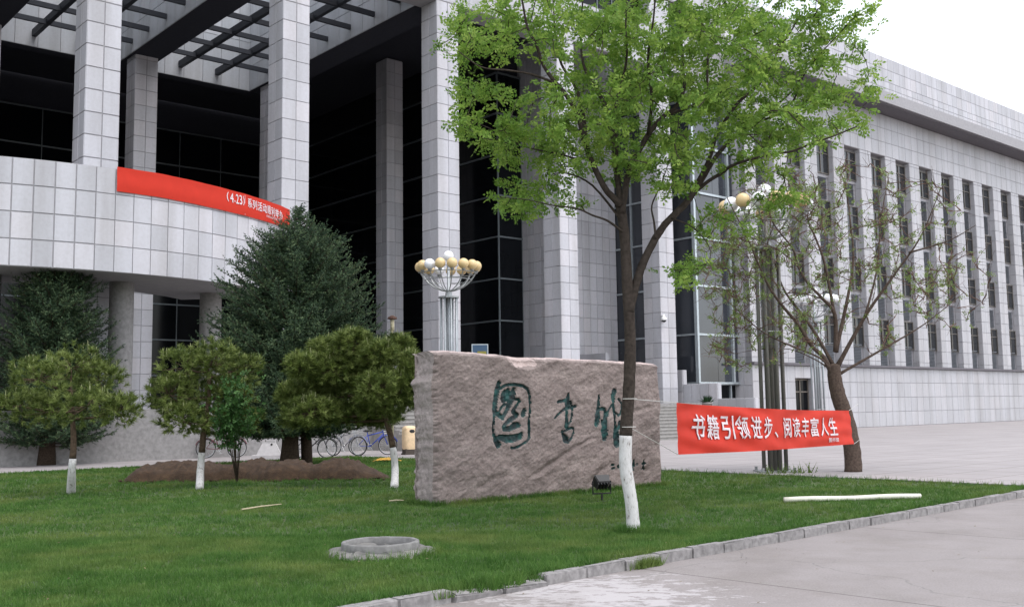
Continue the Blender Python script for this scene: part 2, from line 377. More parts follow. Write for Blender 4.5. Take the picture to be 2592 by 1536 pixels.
st = MB(); tile_face(st, (-24, 17.93, 0), (1, 0, 0), (0, -1, 0), 32.9, ZB, 26.0, 1.1, 1.45, ZB)
o = st.build('well_cladding', WELLT, bk); o['kind'] = 'stuff'
for (ta, tb) in ((1.27, 7.35), (-6.38, -.30), (-14.03, -7.95)):
    for q in (1.05, 3.2, 5.35):
        tq = ta-1.27+q
        if tq > ta: MB().box(tq-.11, tq+.11, 1.25, 17.93, 20.72, 21.08).build('coffer_beam', STEEL, B)
    for sq in (2.45, 4.65, 6.85, 9.05, 11.25, 13.45, 15.65):
        MB().box(ta, tb+.03, sq-.075, sq+.075, 20.68, 20.92).build('coffer_crossbeam', STEEL, B)
# glass walls of the hall: pane by pane, with mullions
def glass_wall(parent, p0, p1, zs, nw, mat, mull, mw=0.08, vert=None, vw=0.05, pname='pane'):
    p0 = Vector((p0[0], p0[1], 0)); p1 = Vector((p1[0], p1[1], 0)); d = p1-p0; L = d.length; u = d.normalized(); n = Vector((u.y, -u.x, 0))
    wl = empty('curtain_wall', (0, 0, 0), 0, parent)
    cw = L/nw; cache = {}
    ang = math.atan2(u.y, u.x)
    for a, b2 in zip(zs, zs[1:]):
        key = round(b2-a, 3)
        if key not in cache: cache[key] = MB().box(.01, cw-.01, 0, .02, 0, b2-a-.01).mesh(pname, mat)
        for j in range(nw):
            o = bpy.data.objects.new(pname, cache[key]); link(o, wl); q = p0+u*(j*cw); o.location = (q.x, q.y, a); o.rotation_euler = (random.uniform(-.002, .002), 0, ang+random.uniform(-.003, .003))
    mm = MB().box(0, L, -mw, .05, -mw/2, mw/2).mesh('mullion', mull)
    for z in zs:
        o = bpy.data.objects.new('mullion', mm); link(o, wl); o.location = (p0.x, p0.y, z); o.rotation_euler = (0, 0, ang)
    vm = MB().box(-vw/2, vw/2, -vw, .04, zs[0], zs[-1]).mesh('upright', mull)
    for q in (vert if vert is not None else np.linspace(0, L, nw+1)):
        o = bpy.data.objects.new('upright', vm); link(o, wl); pp = p0+u*float(q); o.location = (pp.x, pp.y, 0); o.rotation_euler = (0, 0, ang)
    return wl
zs = [1.72+2.453*k for k in range(9)]
glass_wall(B, (18.7, 33), (18.7, 8.95), zs, 10, GLASS, ALUD, .09, vert=[0, 24.05], vw=.05)
glass_wall(B, (18.7, 8.95), (20.5, 8.95), zs, 1, GLASS, ALUD, .09)
glass_wall(B, (-24, 33), (18.7, 33), zs, 14, GLASS, ALUD, .09)
MB().box(18.76, 19.0, 9.1, 33, ZP, 23.4).build('hall_core', BLACK, B)
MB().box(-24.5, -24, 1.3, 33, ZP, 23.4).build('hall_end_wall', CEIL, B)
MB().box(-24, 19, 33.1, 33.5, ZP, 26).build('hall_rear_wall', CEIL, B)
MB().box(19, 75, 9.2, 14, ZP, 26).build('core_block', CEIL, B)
# pier block behind the third portico column
pr = MB().box(20.53, 25.66, 6.23, 9.2, ZP, 23.4).build('pier', JOINT, B)
st = MB(); tile_face(st, (20.5, 6.23, 0), (1, 0, 0), (0, -1, 0), 5.17, ZP, 23.4, .6, .82, .2); tile_face(st, (20.53, 6.2, 0), (0, 1, 0), (-1, 0, 0), 2.8, ZP, 23.4, .6, .82, .2)
o = st.build('tile_cladding', TILE, pr); o['kind'] = 'stuff'
MB().box(21.9, 22.15, 3.6, 6.18, ZP, 4.55).build('stub_wall', TILE, B)
# platform under everything
MB().box(-24, 75, 1.3, 33, -.1, ZP-.02).build('podium', CONC, B)
MB().box(-24, 24.15, -1.98, 1.3, -.1, ZP).build('portico_floor', CONC, B)

# ---- round balcony at first floor level, drum of tiles, on the west side of the portico
BC, BR = Vector((-21.45, 41.55)), 12.0
def bpt(ang, r, z): 
    q = Vector((BC.x+r*math.cos(ang), BC.y+r*math.sin(ang), z)) - P0
    return Vector((q.dot(D2), q.dot(D1), z))
A0, A1 = R(-150), R(-4.0); ZL, ZH = 6.05, 9.40
nb = 110; bal = MB(); ring = []
for i in range(nb+1):
    an = A0+(A1-A0)*i/nb
    ring.append([tuple(bpt(an, BR-.03, ZL)), tuple(bpt(an, BR-.03, ZH)), tuple(bpt(an, BR-.35, ZH)), tuple(bpt(an, BR-.35, ZL+1.9)), tuple(bpt(an, BR-4.5, ZL+1.9)), tuple(bpt(an, BR-4.5, ZL))])
vv = [p for r_ in ring for p in r_]; ff = [(i*6+j, (i+1)*6+j, (i+1)*6+(j+1) % 6, i*6+(j+1) % 6) for i in range(nb) for j in range(6)]
ff += [tuple(range(6)), tuple(nb*6+j for j in range(6))[::-1]]
balo = MB().add(vv, ff).build('balcony', JOINT, B)
ta = 0.605/BR; far = MB(); cnt = 0; an = A1
while an-ta > A0:
    for r_ in range(4):
        z0, z1 = ZL+r_*.8375, ZL+(r_+1)*.8375
        p, q = bpt(an-ta, BR-.03, 0), bpt(an, BR-.03, 0); u = (q-p).normalized(); n = Vector((u.y, -u.x, 0)); wdt = (q-p).length
        if an > R(-48):
            if cnt == 0: tm = tile_mesh('wall_tile', wdt, .8375)
            o = bpy.data.objects.new('wall_tile', tm); link(o, balo); o.location = (p.x, p.y, z0); o.rotation_euler = (0, 0, math.atan2(u.y, u.x)); cnt += 1
        else: far.obox((p.x+u.x*.012, p.y+u.y*.012, z0+.012), u, n, wdt-.024, .03, .8135)
    an -= ta
o = far.build('wall_cladding', TILE, balo); o['kind'] = 'stuff'
cp = MB()
for an in (R(-15), R(-40), R(-65), R(-90), R(-115), R(-140)):
    q = bpt(an, 9.6, 0); MB().lathe([(0.4, -.1), (0.4, ZL)], 20, (q.x, q.y, 0)).build('balcony_post', CONC, B, True)

# ================================================================== the wing with its bay and pilasters
W = empty('wing_building', P0, YAW); tag(W, 'pale tiled wing with tall window strips, grey louvres and deep dark eave', 'building')
zb = [2.80, 5.52, 8.27, 11.0, 13.6, 16.3, 19.0]
glass_wall(W, (25.7, 9.2), (25.7, .2), zb, 4, GLASSB, ALU, .10, vert=[0, 2.6+1.7, 9.0], vw=.09)
glass_wall(W, (25.7, .2), (29.4, .2), zb, 2, GLASSB, ALU, .12, vert=[0, 3.15], vw=.16)
glass_wall(W, (26.6, .45), (29.4, .45), [1.72, 2.72], 2, GLASS, ALU, .06, vert=[0, 2.25], vw=.12)
MB().box(25.76, 29.4, .30, 9.0, 2.75, 22).build('bay_core', BLACK, W)
wl = MB().box(29.43, 75, -.33, 4, -.05, 21.4); 
wlo = wl.build('wall', JOINT, W)
st = MB()
tile_face(st, (29.43, -.77, 0), (0, 1, 0), (-1, 0, 0), 4.7, 0, 21.4, .6, .82, .2)
MB().box(25.6, 29.43, .12, .6, 19.1, 22).build('bay_spandrel', WTILE, W)
T0, PER, WW = 30.42, 3.27, 1.87
strips = [T0+PER*k for k in range(14)]
pil0 = 29.4
for k, ts_ in enumerate(strips):
    p = MB().box(pil0+.03, ts_-.01, -.77, -.33, 4.0, 18.45).build('pilaster', JOINT, W)
    s2 = MB(); tile_face(s2, (pil0, -.77, 0), (1, 0, 0), (0, -1, 0), ts_-pil0, 4.0, 18.45, .6, .82, .2)
    tile_face(s2, (pil0+.03, -.77, 0), (0, 1, 0), (-1, 0, 0), .44, 4.0, 18.45, .44, .82, .2)
    o = s2.build('tile_cladding', WTILE, p); o['kind'] = 'stuff'
    pil0 = ts_+WW
up = MB().box(29.43, 75, -.77, -.33, 18.45, 21.4).build('upper_wall', JOINT, W)
s2 = MB(); tile_face(s2, (29.4, -.77, 0), (1, 0, 0), (0, -1, 0), 45.6, 18.45, 21.4, .9, .98, 18.46); o = s2.build('tile_cladding', WTILE, up); o['kind'] = 'stuff'
lb = MB().box(29.43, 33.6, -.77, -.33, -.05, 3.85); lb.box(35.4, 75, -.77, -.33, -.05, 3.85); lb.box(33.6, 35.4, -.77, -.33, 3.1, 3.85)
lo = lb.build('base_wall', JOINT, W); s2 = MB()
tile_face(s2, (29.4, -.77, 0), (1, 0, 0), (0, -1, 0), 4.2, 0, 3.85, .84, .96, 0); tile_face(s2, (35.4, -.77, 0), (1, 0, 0), (0, -1, 0), 39.6, 0, 3.85, .84, .96, 0); tile_face(s2, (33.6, -.77, 0), (1, 0, 0), (0, -1, 0), 1.8, 3.1, 3.85, .9, .96, 0)
o = s2.build('tile_cladding', WTILE, lo); o['kind'] = 'stuff'
o = st.build('end_cladding', WTILE, wlo); o['kind'] = 'stuff'
MB().box(29.35, 75, -.98, -.33, 3.86, 4.0).build('ledge', EAVE, W)
dr = MB().box(33.62, 35.38, -.45, -.40, 0, 3.08).build('side_door', GLASS, W)
fr = MB()
for q in (33.64, 34.5, 35.36): fr.box(q-.05, q+.05, -.5, -.40, 0, 3.06)
fr.box(33.6, 35.4, -.5, -.4, 2.25, 2.33); fr.box(33.6, 35.4, -.5, -.4, 2.98, 3.07); fr.build('door_frame', simple('bronze_frame', (.14, .12, .10), .5, .4), dr)
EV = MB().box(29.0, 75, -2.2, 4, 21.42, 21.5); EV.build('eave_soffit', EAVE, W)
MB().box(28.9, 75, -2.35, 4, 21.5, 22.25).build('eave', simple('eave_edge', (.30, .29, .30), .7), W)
PANEL = simple('grey_spandrel', (.28, .27, .28), .6)
panem = MB().box(.05, WW-.05, 0, .02, .05, 1.9).mesh('pane', glass_material('wing_glass', (.03, .032, .035), .1, .4))
frm = MB()
for q in (0, WW/2-.03, WW-.06): frm.box(q, q+.06, -.05, .03, 0, 1.95)
for q in (0, 1.3, 1.89): frm.box(0, WW, -.045, .03, q, q+.06)
frm = frm.mesh('window', simple('window_frame_bronze', (.13, .115, .10), .5, .3))
lv = MB(); lv.box(0, WW-.32, .05, .08, 0, 1.42)
for q in range(14): lv.add([(0, -.05, .03+q*.1), (WW-.32, -.05, .03+q*.1), (WW-.32, .05, .10+q*.1), (0, .05, .10+q*.1)], [(0, 1, 2, 3)])
lv = lv.mesh('louvre', LOUV)
spm = MB().box(0, WW, 0, .06, 0, .34).mesh('spandrel', PANEL)
for ts_ in strips:
    for k, z in enumerate((5.2, 8.9, 12.6, 16.3)):
        o = bpy.data.objects.new('window', frm); link(o, W); o.location = (ts_, -.42, z)
        q = bpy.data.objects.new('pane', panem); link(q, o)
        o = bpy.data.objects.new('louvre', lv); link(o, W); o.location = (ts_+random.uniform(0, .02), -.44, z-1.62 if k else z-1.2)
        if k: o = bpy.data.objects.new('spandrel', spm); link(o, W); o.location = (ts_, -.39, z-.2)
# ================================================================== stairs with stepped parapets
S_ = empty('entrance_stairs', P0, YAW); tag(S_, 'broad grey stone stairs climbing to the library portico beside the boulder', 'stairs')
STEPM = simple('step_stone', (.29, .275, .26), .85, var=.15, scale=5)
for k in range(11):
    z1 = ZP-(k+1)*.1545; s1 = -2.0-k*.3
    MB().box(3.0, 24.12, s1-.30, s1-.0, -.05, z1-.045).box(3.0, 24.12, s1-.345, s1-.0, z1-.045, z1).build('step', STEPM, S_)
for (sa, sb, zt) in ((.0, 2.4, 3.5), (-2.35, -.02, 2.72), (-4.7, -2.37, 1.9), (-5.6, -4.72, 1.0)):
    p = MB().box(24.2, 24.5, sa, sb, -.05, zt).build('parapet', JOINT, S_)
    st = MB(); tile_face(st, (24.2, sa, 0), (0, 1, 0), (-1, 0, 0), sb-sa, 0, zt, .6, 1.2, zt); tile_face(st, (24.2, sa, 0), (1, 0, 0), (0, -1, 0), .3, 0, zt, .3, 1.2, zt)
    o = st.build('tile_cladding', TILE, p); o['kind'] = 'stuff'
# ================================================================== the inscribed boulder
STROKES = {'tu':[[(1.357,1.941,0.024),(1.316,1.804,0.0372),(1.267,1.626,0.0319),(1.239,1.473,0.027),(1.209,1.332,0.0121),(1.204,1.215,0.012),(1.221,1.097,0.0143),(1.258,1.014,0.033),(1.303,0.948,0.036)],[(1.402,1.852,0.0132),(1.481,1.905,0.0132),(1.608,1.936,0.0132),(1.735,1.939,0.0132),(1.879,1.919,0.0144),(1.959,1.871,0.0169),(2.003,1.791,0.0144),(2.023,1.657,0.012),(2.013,1.475,0.012),(1.989,1.318,0.0108),(1.981,1.173,0.0156),(1.984,1.076,0.018),(1.934,1.005,0.0108),(1.828,0.955,0.0108),(1.732,0.91,0.012),(1.652,0.889,0.012),(1.582,0.897,0.0077)],[(1.488,1.81,0.018),(1.455,1.732,0.033),(1.462,1.673,0.036)],[(1.559,1.834,0.024),(1.565,1.72,0.0264),(1.603,1.66,0.03)],[(1.678,1.852,0.024),(1.644,1.744,0.036),(1.595,1.66,0.042),(1.57,1.576,0.0288),(1.521,1.493,0.0216),(1.458,1.423,0.0204),(1.41,1.376,0.018)],[(1.555,1.612,0.012),(1.445,1.578,0.0108),(1.374,1.519,0.012),(1.349,1.46,0.0108),(1.333,1.425,0.0096)],[(1.242,1.461,0.0198),(1.318,1.431,0.0276),(1.41,1.376,0.024)],[(1.683,1.695,0.0132),(1.763,1.695,0.0144),(1.794,1.659,0.0132),(1.745,1.599,0.0144),(1.68,1.527,0.018),(1.663,1.48,0.024),(1.758,1.436,0.018)],[(1.726,1.419,0.021),(1.613,1.361,0.0252),(1.487,1.292,0.0192),(1.416,1.234,0.0156),(1.43,1.192,0.0204),(1.564,1.207,0.0264),(1.659,1.252,0.036),(1.755,1.268,0.03)],[(1.9,1.513,0.024),(1.87,1.441,0.0276)],[(1.32,1.065,0.024),(1.482,1.037,0.0396),(1.655,1.05,0.0372),(1.783,1.082,0.0336),(1.808,1.117,0.024)]],'shu':[[(2.965,1.791,0.0104),(2.94,1.702,0.0264),(2.932,1.602,0.0403),(2.909,1.52,0.024)],[(2.713,1.641,0.0156),(2.826,1.659,0.0143),(2.93,1.687,0.0156)],[(2.621,1.368,0.0072),(2.751,1.453,0.0108),(2.874,1.527,0.0156),(2.996,1.538,0.0132),(3.138,1.572,0.0156)],[(3.017,1.652,0.0104),(3.045,1.525,0.012),(3.028,1.399,0.0132),(2.99,1.3,0.0117),(2.936,1.25,0.009)],[(2.909,1.527,0.0117),(2.906,1.426,0.0204),(2.891,1.326,0.0264),(2.884,1.233,0.0312)],[(2.778,1.148,0.0104),(2.802,1.091,0.018),(2.861,1.009,0.0455),(2.928,0.957,0.0221)],[(2.777,1.117,0.0104),(2.917,1.163,0.0096),(3.013,1.196,0.0096),(3.074,1.185,0.0104),(3.073,1.122,0.0117),(3.026,1.035,0.012),(2.964,0.968,0.0132)],[(2.915,1.226,0.0091),(2.925,1.163,0.0084)]],'guan':[[(3.767,1.757,0.013),(3.739,1.647,0.0208),(3.722,1.518,0.026),(3.7,1.389,0.0396),(3.677,1.261,0.0377)],[(3.731,1.505,0.0143),(3.824,1.528,0.0169),(3.889,1.51,0.0221),(3.91,1.412,0.0286),(3.893,1.257,0.0403),(3.876,1.128,0.052),(3.878,1.005,0.0403)],[(3.808,1.31,0.013),(3.829,1.206,0.012)],[(3.95,1.399,0.0234),(4.01,1.502,0.0143),(4.098,1.593,0.0143)],[(4.182,1.855,0.0299),(4.142,1.776,0.0312),(4.128,1.645,0.0208),(4.132,1.488,0.013),(4.136,1.331,0.013),(4.15,1.2,0.0182),(4.174,1.068,0.0455),(4.187,0.898,0.0494)],[(4.282,1.697,0.0169),(4.328,1.644,0.013),(4.338,1.551,0.0117),(4.292,1.433,0.013),(4.233,1.395,0.013),(4.169,1.461,0.0104)],[(4.224,1.146,0.0182),(4.267,1.263,0.0286),(4.324,1.268,0.0234),(4.364,1.208,0.0195),(4.365,1.077,0.0169),(4.277,1.013,0.0169)],[(4.246,0.936,0.013),(4.321,0.894,0.0143)]],'date':[[(4.023,0.509,0.0085),(4.083,0.508,0.0085)],[(4.021,0.442,0.0091),(4.091,0.455,0.0084)],[(4.221,0.5,0.0078),(4.182,0.476,0.0078),(4.21,0.452,0.0078),(4.239,0.467,0.0078)],[(4.608,0.568,0.0091),(4.594,0.463,0.0143),(4.591,0.387,0.0117)],[(4.561,0.465,0.0078),(4.636,0.475,0.0078)],[(4.703,0.501,0.0104),(4.706,0.478,0.0104)],[(4.897,0.556,0.0091),(4.879,0.45,0.0104),(4.853,0.396,0.0091)],[(4.845,0.498,0.0065),(4.93,0.501,0.0065)],[(4.887,0.423,0.0078),(4.92,0.395,0.0078)]]}
BL = empty('inscribed_boulder', tuple(on_ground(1101, 1281)), YAW)
tag(BL, 'huge rough pinkish granite slab with green carved calligraphy standing on the lawn', 'boulder')
def rock_mat(name, c0, c1, c2):
    m, t, b = new_mat(name); v = coords(t, 'Object')
    an = N(t, 'ShaderNodeMapping'); tc = t.nodes.new('ShaderNodeTexCoord'); t.links.new(tc.outputs['Object'], an.inputs[0]); an.inputs['Rotation'].default_value = (0, R(28), 0); an.inputs['Scale'].default_value = (1, 1, 2.6)
    big = noise_tex(t, an.outputs[0], 1.6, 8, 0.62); mid = noise_tex(t, an.outputs[0], 11, 6, 0.7); fine = noise_tex(t, v, 70, 3, 0.8)
    c = ramp(t, big, [(0.3, c0), (0.5, c1), (0.72, c2)])
    c = mixc(t, 1.0, c, ramp(t, mid, [(0.25, (0.68, 0.66, 0.66)), (0.55, (1, 1, 1)), (0.8, (1.18, 1.16, 1.15))]), 'MULTIPLY')
    c = mixc(t, 1.0, c, ramp(t, fine, [(0.25, (0.62, 0.62, 0.64)), (0.5, (1, 1, 1)), (0.75, (1.25, 1.2, 1.18))]), 'MULTIPLY')
    t.links.new(c, b.inputs['Base Color']); b.inputs['Roughness'].default_value = 0.92; b.inputs['Specular IOR Level'].default_value = 0.15
    hh = N(t, 'ShaderNodeMath', operation='ADD'); t.links.new(mid, hh.inputs[0]); t.links.new(fine, hh.inputs[1]); bump(t, b, hh.outputs[0], 0.35, 0.012)
    return m
RK_F = rock_mat('weathered_granite', (0.172, 0.141, 0.132), (0.228, 0.188, 0.176), (0.295, 0.248, 0.231))
RK_E = rock_mat('split_granite', (0.25, 0.215, 0.205), (0.31, 0.268, 0.255), (0.38, 0.33, 0.315))
RK_T = rock_mat('sunlit_pale_granite', (0.36, 0.29, 0.275), (0.43, 0.35, 0.33), (0.50, 0.41, 0.39))  # pale pink top stone; brightness of the sunlit bevel is in this colour
NX, NZ, TH = 452, 202, 0.56
def fr(x, y, z, o=5): return noise.fractal(Vector((x, y, z)), 0.75, 2.1, o)
def ztop(x):
    base = np.interp(x, [0, .35, .9, 1.5, 2.0, 2.25, 3.0, 4.4, 5.0, 5.42], [2.455, 2.465, 2.45, 2.415, 2.395, 2.405, 2.40, 2.375, 2.36, 2.335])
    return base + 0.012*noise.noise(Vector((x*3.1, 7.7, 0))) + 0.007*noise.noise(Vector((x*11, 3.7, 0)))
def front_disp(x, z):
    a, c_ = x*0.86+z*0.5, z*0.86-x*0.5
    d = 0.055*fr(x*0.7+3, z*0.8, 1.3, 3) + 0.017*fr(a*1.7, 5, c_*4.2, 4) + 0.009*fr(x*8, 2, z*9, 4) + 0.005*fr(a*22, 6, c_*30, 2)
    # broken facet below the notch, and slanting ledges low down
    q = math.hypot((x-1.98)/0.42, (z-2.33)/0.13)
    if q < 1: d -= 0.10*(1-q*q)
    for (xc, zc, sl_, wl_, ww_, am) in ((2.55, .62, .40, .75, .08, .035), (3.35, .93, .25, .35, .05, .03), (3.6, .35, .5, .5, .10, .03), (1.1, .35, .3, .5, .09, .025), (4.8, 1.5, .2, .4, .07, .02)):
        e_ = abs(x-xc)/wl_
        if e_ < 1: d -= am*(1-e_*e_)*max(0, 1-abs((z-zc)-(x-xc)*sl_-.06*noise.noise(Vector((x*3, zc*9, 2))))/ww_)
    return d
mask = np.zeros((NX+1, NZ+1)); owner = np.full((NX+1, NZ+1), -1)
xs = np.linspace(0, 5.42, NX+1); zs_ = np.linspace(0, 1, NZ+1)
GX, GZ = np.meshgrid(xs, zs_*2.41, indexing='ij')
for ci, key in enumerate(('tu', 'shu', 'guan', 'date')):
    for stq in STROKES[key]:
        for (x0, z0, r0), (x1, z1, r1) in zip(stq, stq[1:]):
            dx, dz = x1-x0, z1-z0; L2 = dx*dx+dz*dz+1e-9
            tt_ = np.clip(((GX-x0)*dx+(GZ-z0)*dz)/L2, 0, 1); rr_ = r0+(r1-r0)*tt_
            rr_ = np.maximum(rr_*1.62, 0.018)
            dist = np.hypot(GX-x0-tt_*dx, GZ-z0-tt_*dz)
            mk = np.clip((rr_-dist)/0.012+0.5, 0, 1); hit = mk > mask
            mask[hit] = mk[hit]; owner[hit & (mk > 0.3)] = ci
V = []; 
for i in range(NX+1):
    x = xs[i]; zt = float(ztop(x))
    for j in range(NZ+1):
        z = zs_[j]*2.41; zz = zs_[j]*zt
        d = front_disp(x, z)
        edge_l = max(0, 1-x/0.10); edge_r = max(0, 1-(5.42-x)/0.12); top = max(0, 1-(2.41-z)/(0.06+0.03*noise.noise(Vector((x*2.3, 1, 5)))))
        y = -d + 0.05*edge_l*edge_l + 0.07*edge_r*edge_r + 0.13*top**1.3
        xx = x + edge_l*(0.035*noise.noise(Vector((0, z*3.3, 4.4)))+.02*noise.noise(Vector((0, z*11, 2)))) + edge_r*(0.035*noise.noise(Vector((9, z*2.7, 4.4)))-0.02+0.045*(1-z/2.41))
        if x < 0.13:                                   # row of drill notches down the corner
            k = (z/0.118+0.8*noise.noise(Vector((2, z*3, 0)))) % 1.0
            y += (0.03+.03*noise.noise(Vector((5, z*6, 1))))*max(0, 1-abs(k-0.5)/0.20)*max(0, 1-abs(x-0.03)/(0.05+.03*noise.noise(Vector((3, z*5, 7)))))
        if mask[i, j] > 0: y += 0.045*min(1, mask[i, j])
        V.append((xx, y, zz-0.06*(1-zs_[j])))
nf = (NX+1)*(NZ+1)
def VA_fac(x, zf): return math.hypot((x-1.95)/.36, (zf*2.41-2.33)/.10) < 1+.5*noise.noise(Vector((x*9, zf*20, 3)))
def vid(i, j): return i*(NZ+1)+j
buck = {-1: [], 0: [], 1: [], 2: [], 3: [], 4: []}
for i in range(NX):
    for j in range(NZ):
        mk = (mask[i, j]+mask[i+1, j]+mask[i, j+1]+mask[i+1, j+1])/4; f = (vid(i, j), vid(i+1, j), vid(i+1, j+1), vid(i, j+1))
        if mk > 0.35: buck[int(max(owner[i, j], owner[i+1, j], owner[i, j+1], owner[i+1, j+1]))].append(f)
        elif (1-zs_[j])*2.41 < 0.035+0.035*noise.noise(Vector((xs[i]*3.1, 8, 1)))+(.14 if 1.5 < xs[i] < 2.4 and VA_fac(xs[i], zs_[j]) else 0): buck[4].append(f)
        else: buck[-1].append(f)
VA = np.array(V)
def sub(name, faces, mat, parent):
    F = np.array(faces); u, inv = np.unique(F, return_inverse=True)
    return np_object(name, VA[u], inv.reshape(F.shape), mat, parent, True)
PAINT, t, b = new_mat('dark_green_letter_paint')
t.links.new(ramp(t, noise_tex(t, coords(t), 9, 5), [(0.32, (0.001, 0.006, 0.008)), (0.48, (0.002, 0.026, 0.027)), (0.66, (0.004, 0.066, 0.060))]), b.inputs['Base Color']); b.inputs['Roughness'].default_value = 0.6
sub('front_face', buck[-1], RK_F, BL)
for ci in range(3): sub('carved_character', buck[ci], PAINT, BL)
sub('carved_date', buck[3], PAINT, BL)
sub('sunlit_upper_edge', buck[4], RK_T, BL)  # sunlit bevel painted paler than the face, plus the pale broken notch
# end faces, back and top
def side_grid(name, n, fn, mat):
    Vs = [fn(i/n, j/NZ*1.0) for i in range(n+1) for j in range(0, NZ+1, 2)]; h = NZ//2+1
    Fs = [(i*h+j, i*h+j+1, (i+1)*h+j+1, (i+1)*h+j) for i in range(n) for j in range(h-1)]
    np_object(name, np.array(Vs), np.array(Fs), mat, BL, True)
def left_fn(a, c_):
    p = VA[vid(0, min(NZ, int(round(c_*NZ))))]; z = p[2]
    w = TH*(1+0.10*noise.noise(Vector((1, z*1.4, 3))))*(1-0.10*c_)
    bx = p[0] + a*(0.03+0.07*noise.noise(Vector((4, z*1.3, 1)))+.045*fr(4, z*5.3, 1, 4)) - a*(1-a)*0.10*fr(a*2, z*2.4, 9, 4) - 0.045*a*fr(a*6, z*7, 2, 4)
    return (bx, p[1]+a*w, z-0.03*a*c_)
side_grid('split_end_face', 40, left_fn, RK_E)
def right_fn(a, c_):
    p = VA[vid(NX, min(NZ, int(round(c_*NZ))))]; return (p[0]-a*0.05+0.05*a*(1-a)*fr(a*3, p[2]*2, 4), p[1]+a*TH*0.95, p[2])
side_grid('right_end_face', 14, right_fn, RK_E)
NT = 8; Vs = []; 
for i in range(0, NX+1, 2):
    p = VA[vid(i, NZ)]; yb = TH*(1-0.05) if i else TH
    for k in range(NT+1):
        a = k/NT; lift = 0.05*a*(1-a)+0.012*fr(p[0]*3, a*4, 1, 4)*(1 if 0 < k < NT else 0) - 0.03*a
        Vs.append((p[0]+a*0.03, p[1]*(1-a)+yb*a, p[2]+lift))
h = NT+1; Fs = [(i*h+j, (i+1)*h+j, (i+1)*h+j+1, i*h+j+1) for i in range(NX//2) for j in range(NT)]
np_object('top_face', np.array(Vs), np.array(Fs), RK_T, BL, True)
Vs = []
for i in range(0, 61):
    x = 5.42*i/60
    for j in range(25): z = float(ztop(x))*j/24; Vs.append((x, TH*0.96+0.05*fr(x, z, 8, 4), z-0.03))
Fs = [(i*25+j, i*25+j+1, (i+1)*25+j+1, (i+1)*25+j) for i in range(60) for j in range(24)]
np_object('back_face', np.array(Vs), np.array(Fs), RK_E, BL, True)

# ================================================================== floodlight at the boulder's foot
q = on_ground(1524, 1270); FL = empty('floodlight', tuple(q), R(20)); FL.scale = (1.3, 1.3, 1.25); tag(FL, 'small black floodlight on a stake in the grass before the boulder', 'floodlight')
bm = bmesh.new(); bmesh.ops.create_cube(bm, size=1)
for v_ in bm.verts:
    tp = 1.0 if v_.co.y > 0 else 0.72
    v_.co = Vector((v_.co.x*0.21*tp, v_.co.y*0.12, v_.co.z*0.17*tp))
bmesh.ops.bevel(bm, geom=list(bm.edges), offset=.01, segments=2, affect='EDGES')
bmesh.ops.rotate(bm, cent=(0, 0, 0), matrix=Matrix.Rotation(R(38), 3, 'X'), verts=bm.verts); bmesh.ops.translate(bm, vec=(0, 0, .25), verts=bm.verts)
me = bpy.data.meshes.new('lamp_body'); bm.to_mesh(me); bm.free(); me.materials.append(BLACK); link(bpy.data.objects.new('lamp_body', me), FL)
lens = MB().box(-.09, .09, .061, .066, -.07, .07); lo_ = lens.build('lens', glass_material('lamp_glass', (.05, .06, .07), .1, .7), FL); lo_.rotation_euler = (R(38), 0, 0); lo_.location = (0, 0, .25)
fn = MB()
for k in range(5): fn.box(-.08+k*.04-.005, -.08+k*.04+.005, -.09, -.06, -.05, .05)
fo_ = fn.build('cooling_fin', BLACK, FL); fo_.rotation_euler = (R(38), 0, 0); fo_.location = (0, 0, .25)
MB().tube([(-.12, 0, .27), (-.12, 0, .11), (.12, 0, .11), (.12, 0, .27)], .011, 6).build('bracket', BLACK, FL)
MB().tube([(0, 0, .11), (0, 0, -.06)], .014, 6).box(-.05, .05, -.05, .05, -.01, .012).build('stake', BLACK, FL)
# ================================================================== manhole ring
q = on_ground(963, 1399); WL = empty('manhole_ring', tuple(q)); tag(WL, 'round grey concrete manhole collar sunk in the lawn near the kerb', 'manhole')
def rough_lathe(prof, n, amp, sc):
    mb = MB().lathe(prof, n, (0, 0, 0), True)
    mb.v = [(x*(1+amp*fr(x*sc, y*sc, z*sc, 3)), y*(1+amp*fr(x*sc, y*sc, z*sc, 3)), z+amp*.3*fr(x*sc+5, y*sc, z*sc, 3)) for x, y, z in mb.v]; return mb
CONCD = simple('mossy_concrete', (.155, .148, .138), .95, var=.4, scale=12, bmp=.4); RIMC = simple('worn_collar_concrete', (.17, .165, .16), .9, var=.28, scale=11, bmp=.35)
rough_lathe([(.415, -.05), (.415, .115), (.408, .128), (.372, .130), (.362, .12), (.362, .0), (.40, -.05)], 56, .012, 6).build('collar', RIMC, WL, True)
rough_lathe([(.36, -.06), (.36, .060), (.42, .058), (.52, .046), (.60, .02), (.62, -.06)], 44, .09, 5).build('apron', CONCD, WL, True)
MB().lathe([(.0, .01), (.362, .01)], 40).build('sunken_cover', simple('dark_iron', (.055, .053, .052), .9, var=.3, scale=10), WL)
lid = MB().lathe([(0, .075), (.30, .075), (.305, .01)], 40); lo_ = lid.build('cover_plate', CONCD, WL); lo_.location = (-.20, .02, 0); lo_.scale = (.50, .95, 1)
cr = MB()
for a, w_ in ((-1.35, .02), (-1.0, .012), (-2.1, .012)):
    cr.add([(.43*math.cos(a), .43*math.sin(a), .068), (.43*math.cos(a+w_*2), .43*math.sin(a+w_*2), .068), (.54*math.cos(a+.1+w_), .54*math.sin(a+.1+w_), .052), (.54*math.cos(a+.1), .54*math.sin(a+.1), .052)], [(0, 1, 2, 3)])
cr.build('crack', BLACK, WL)
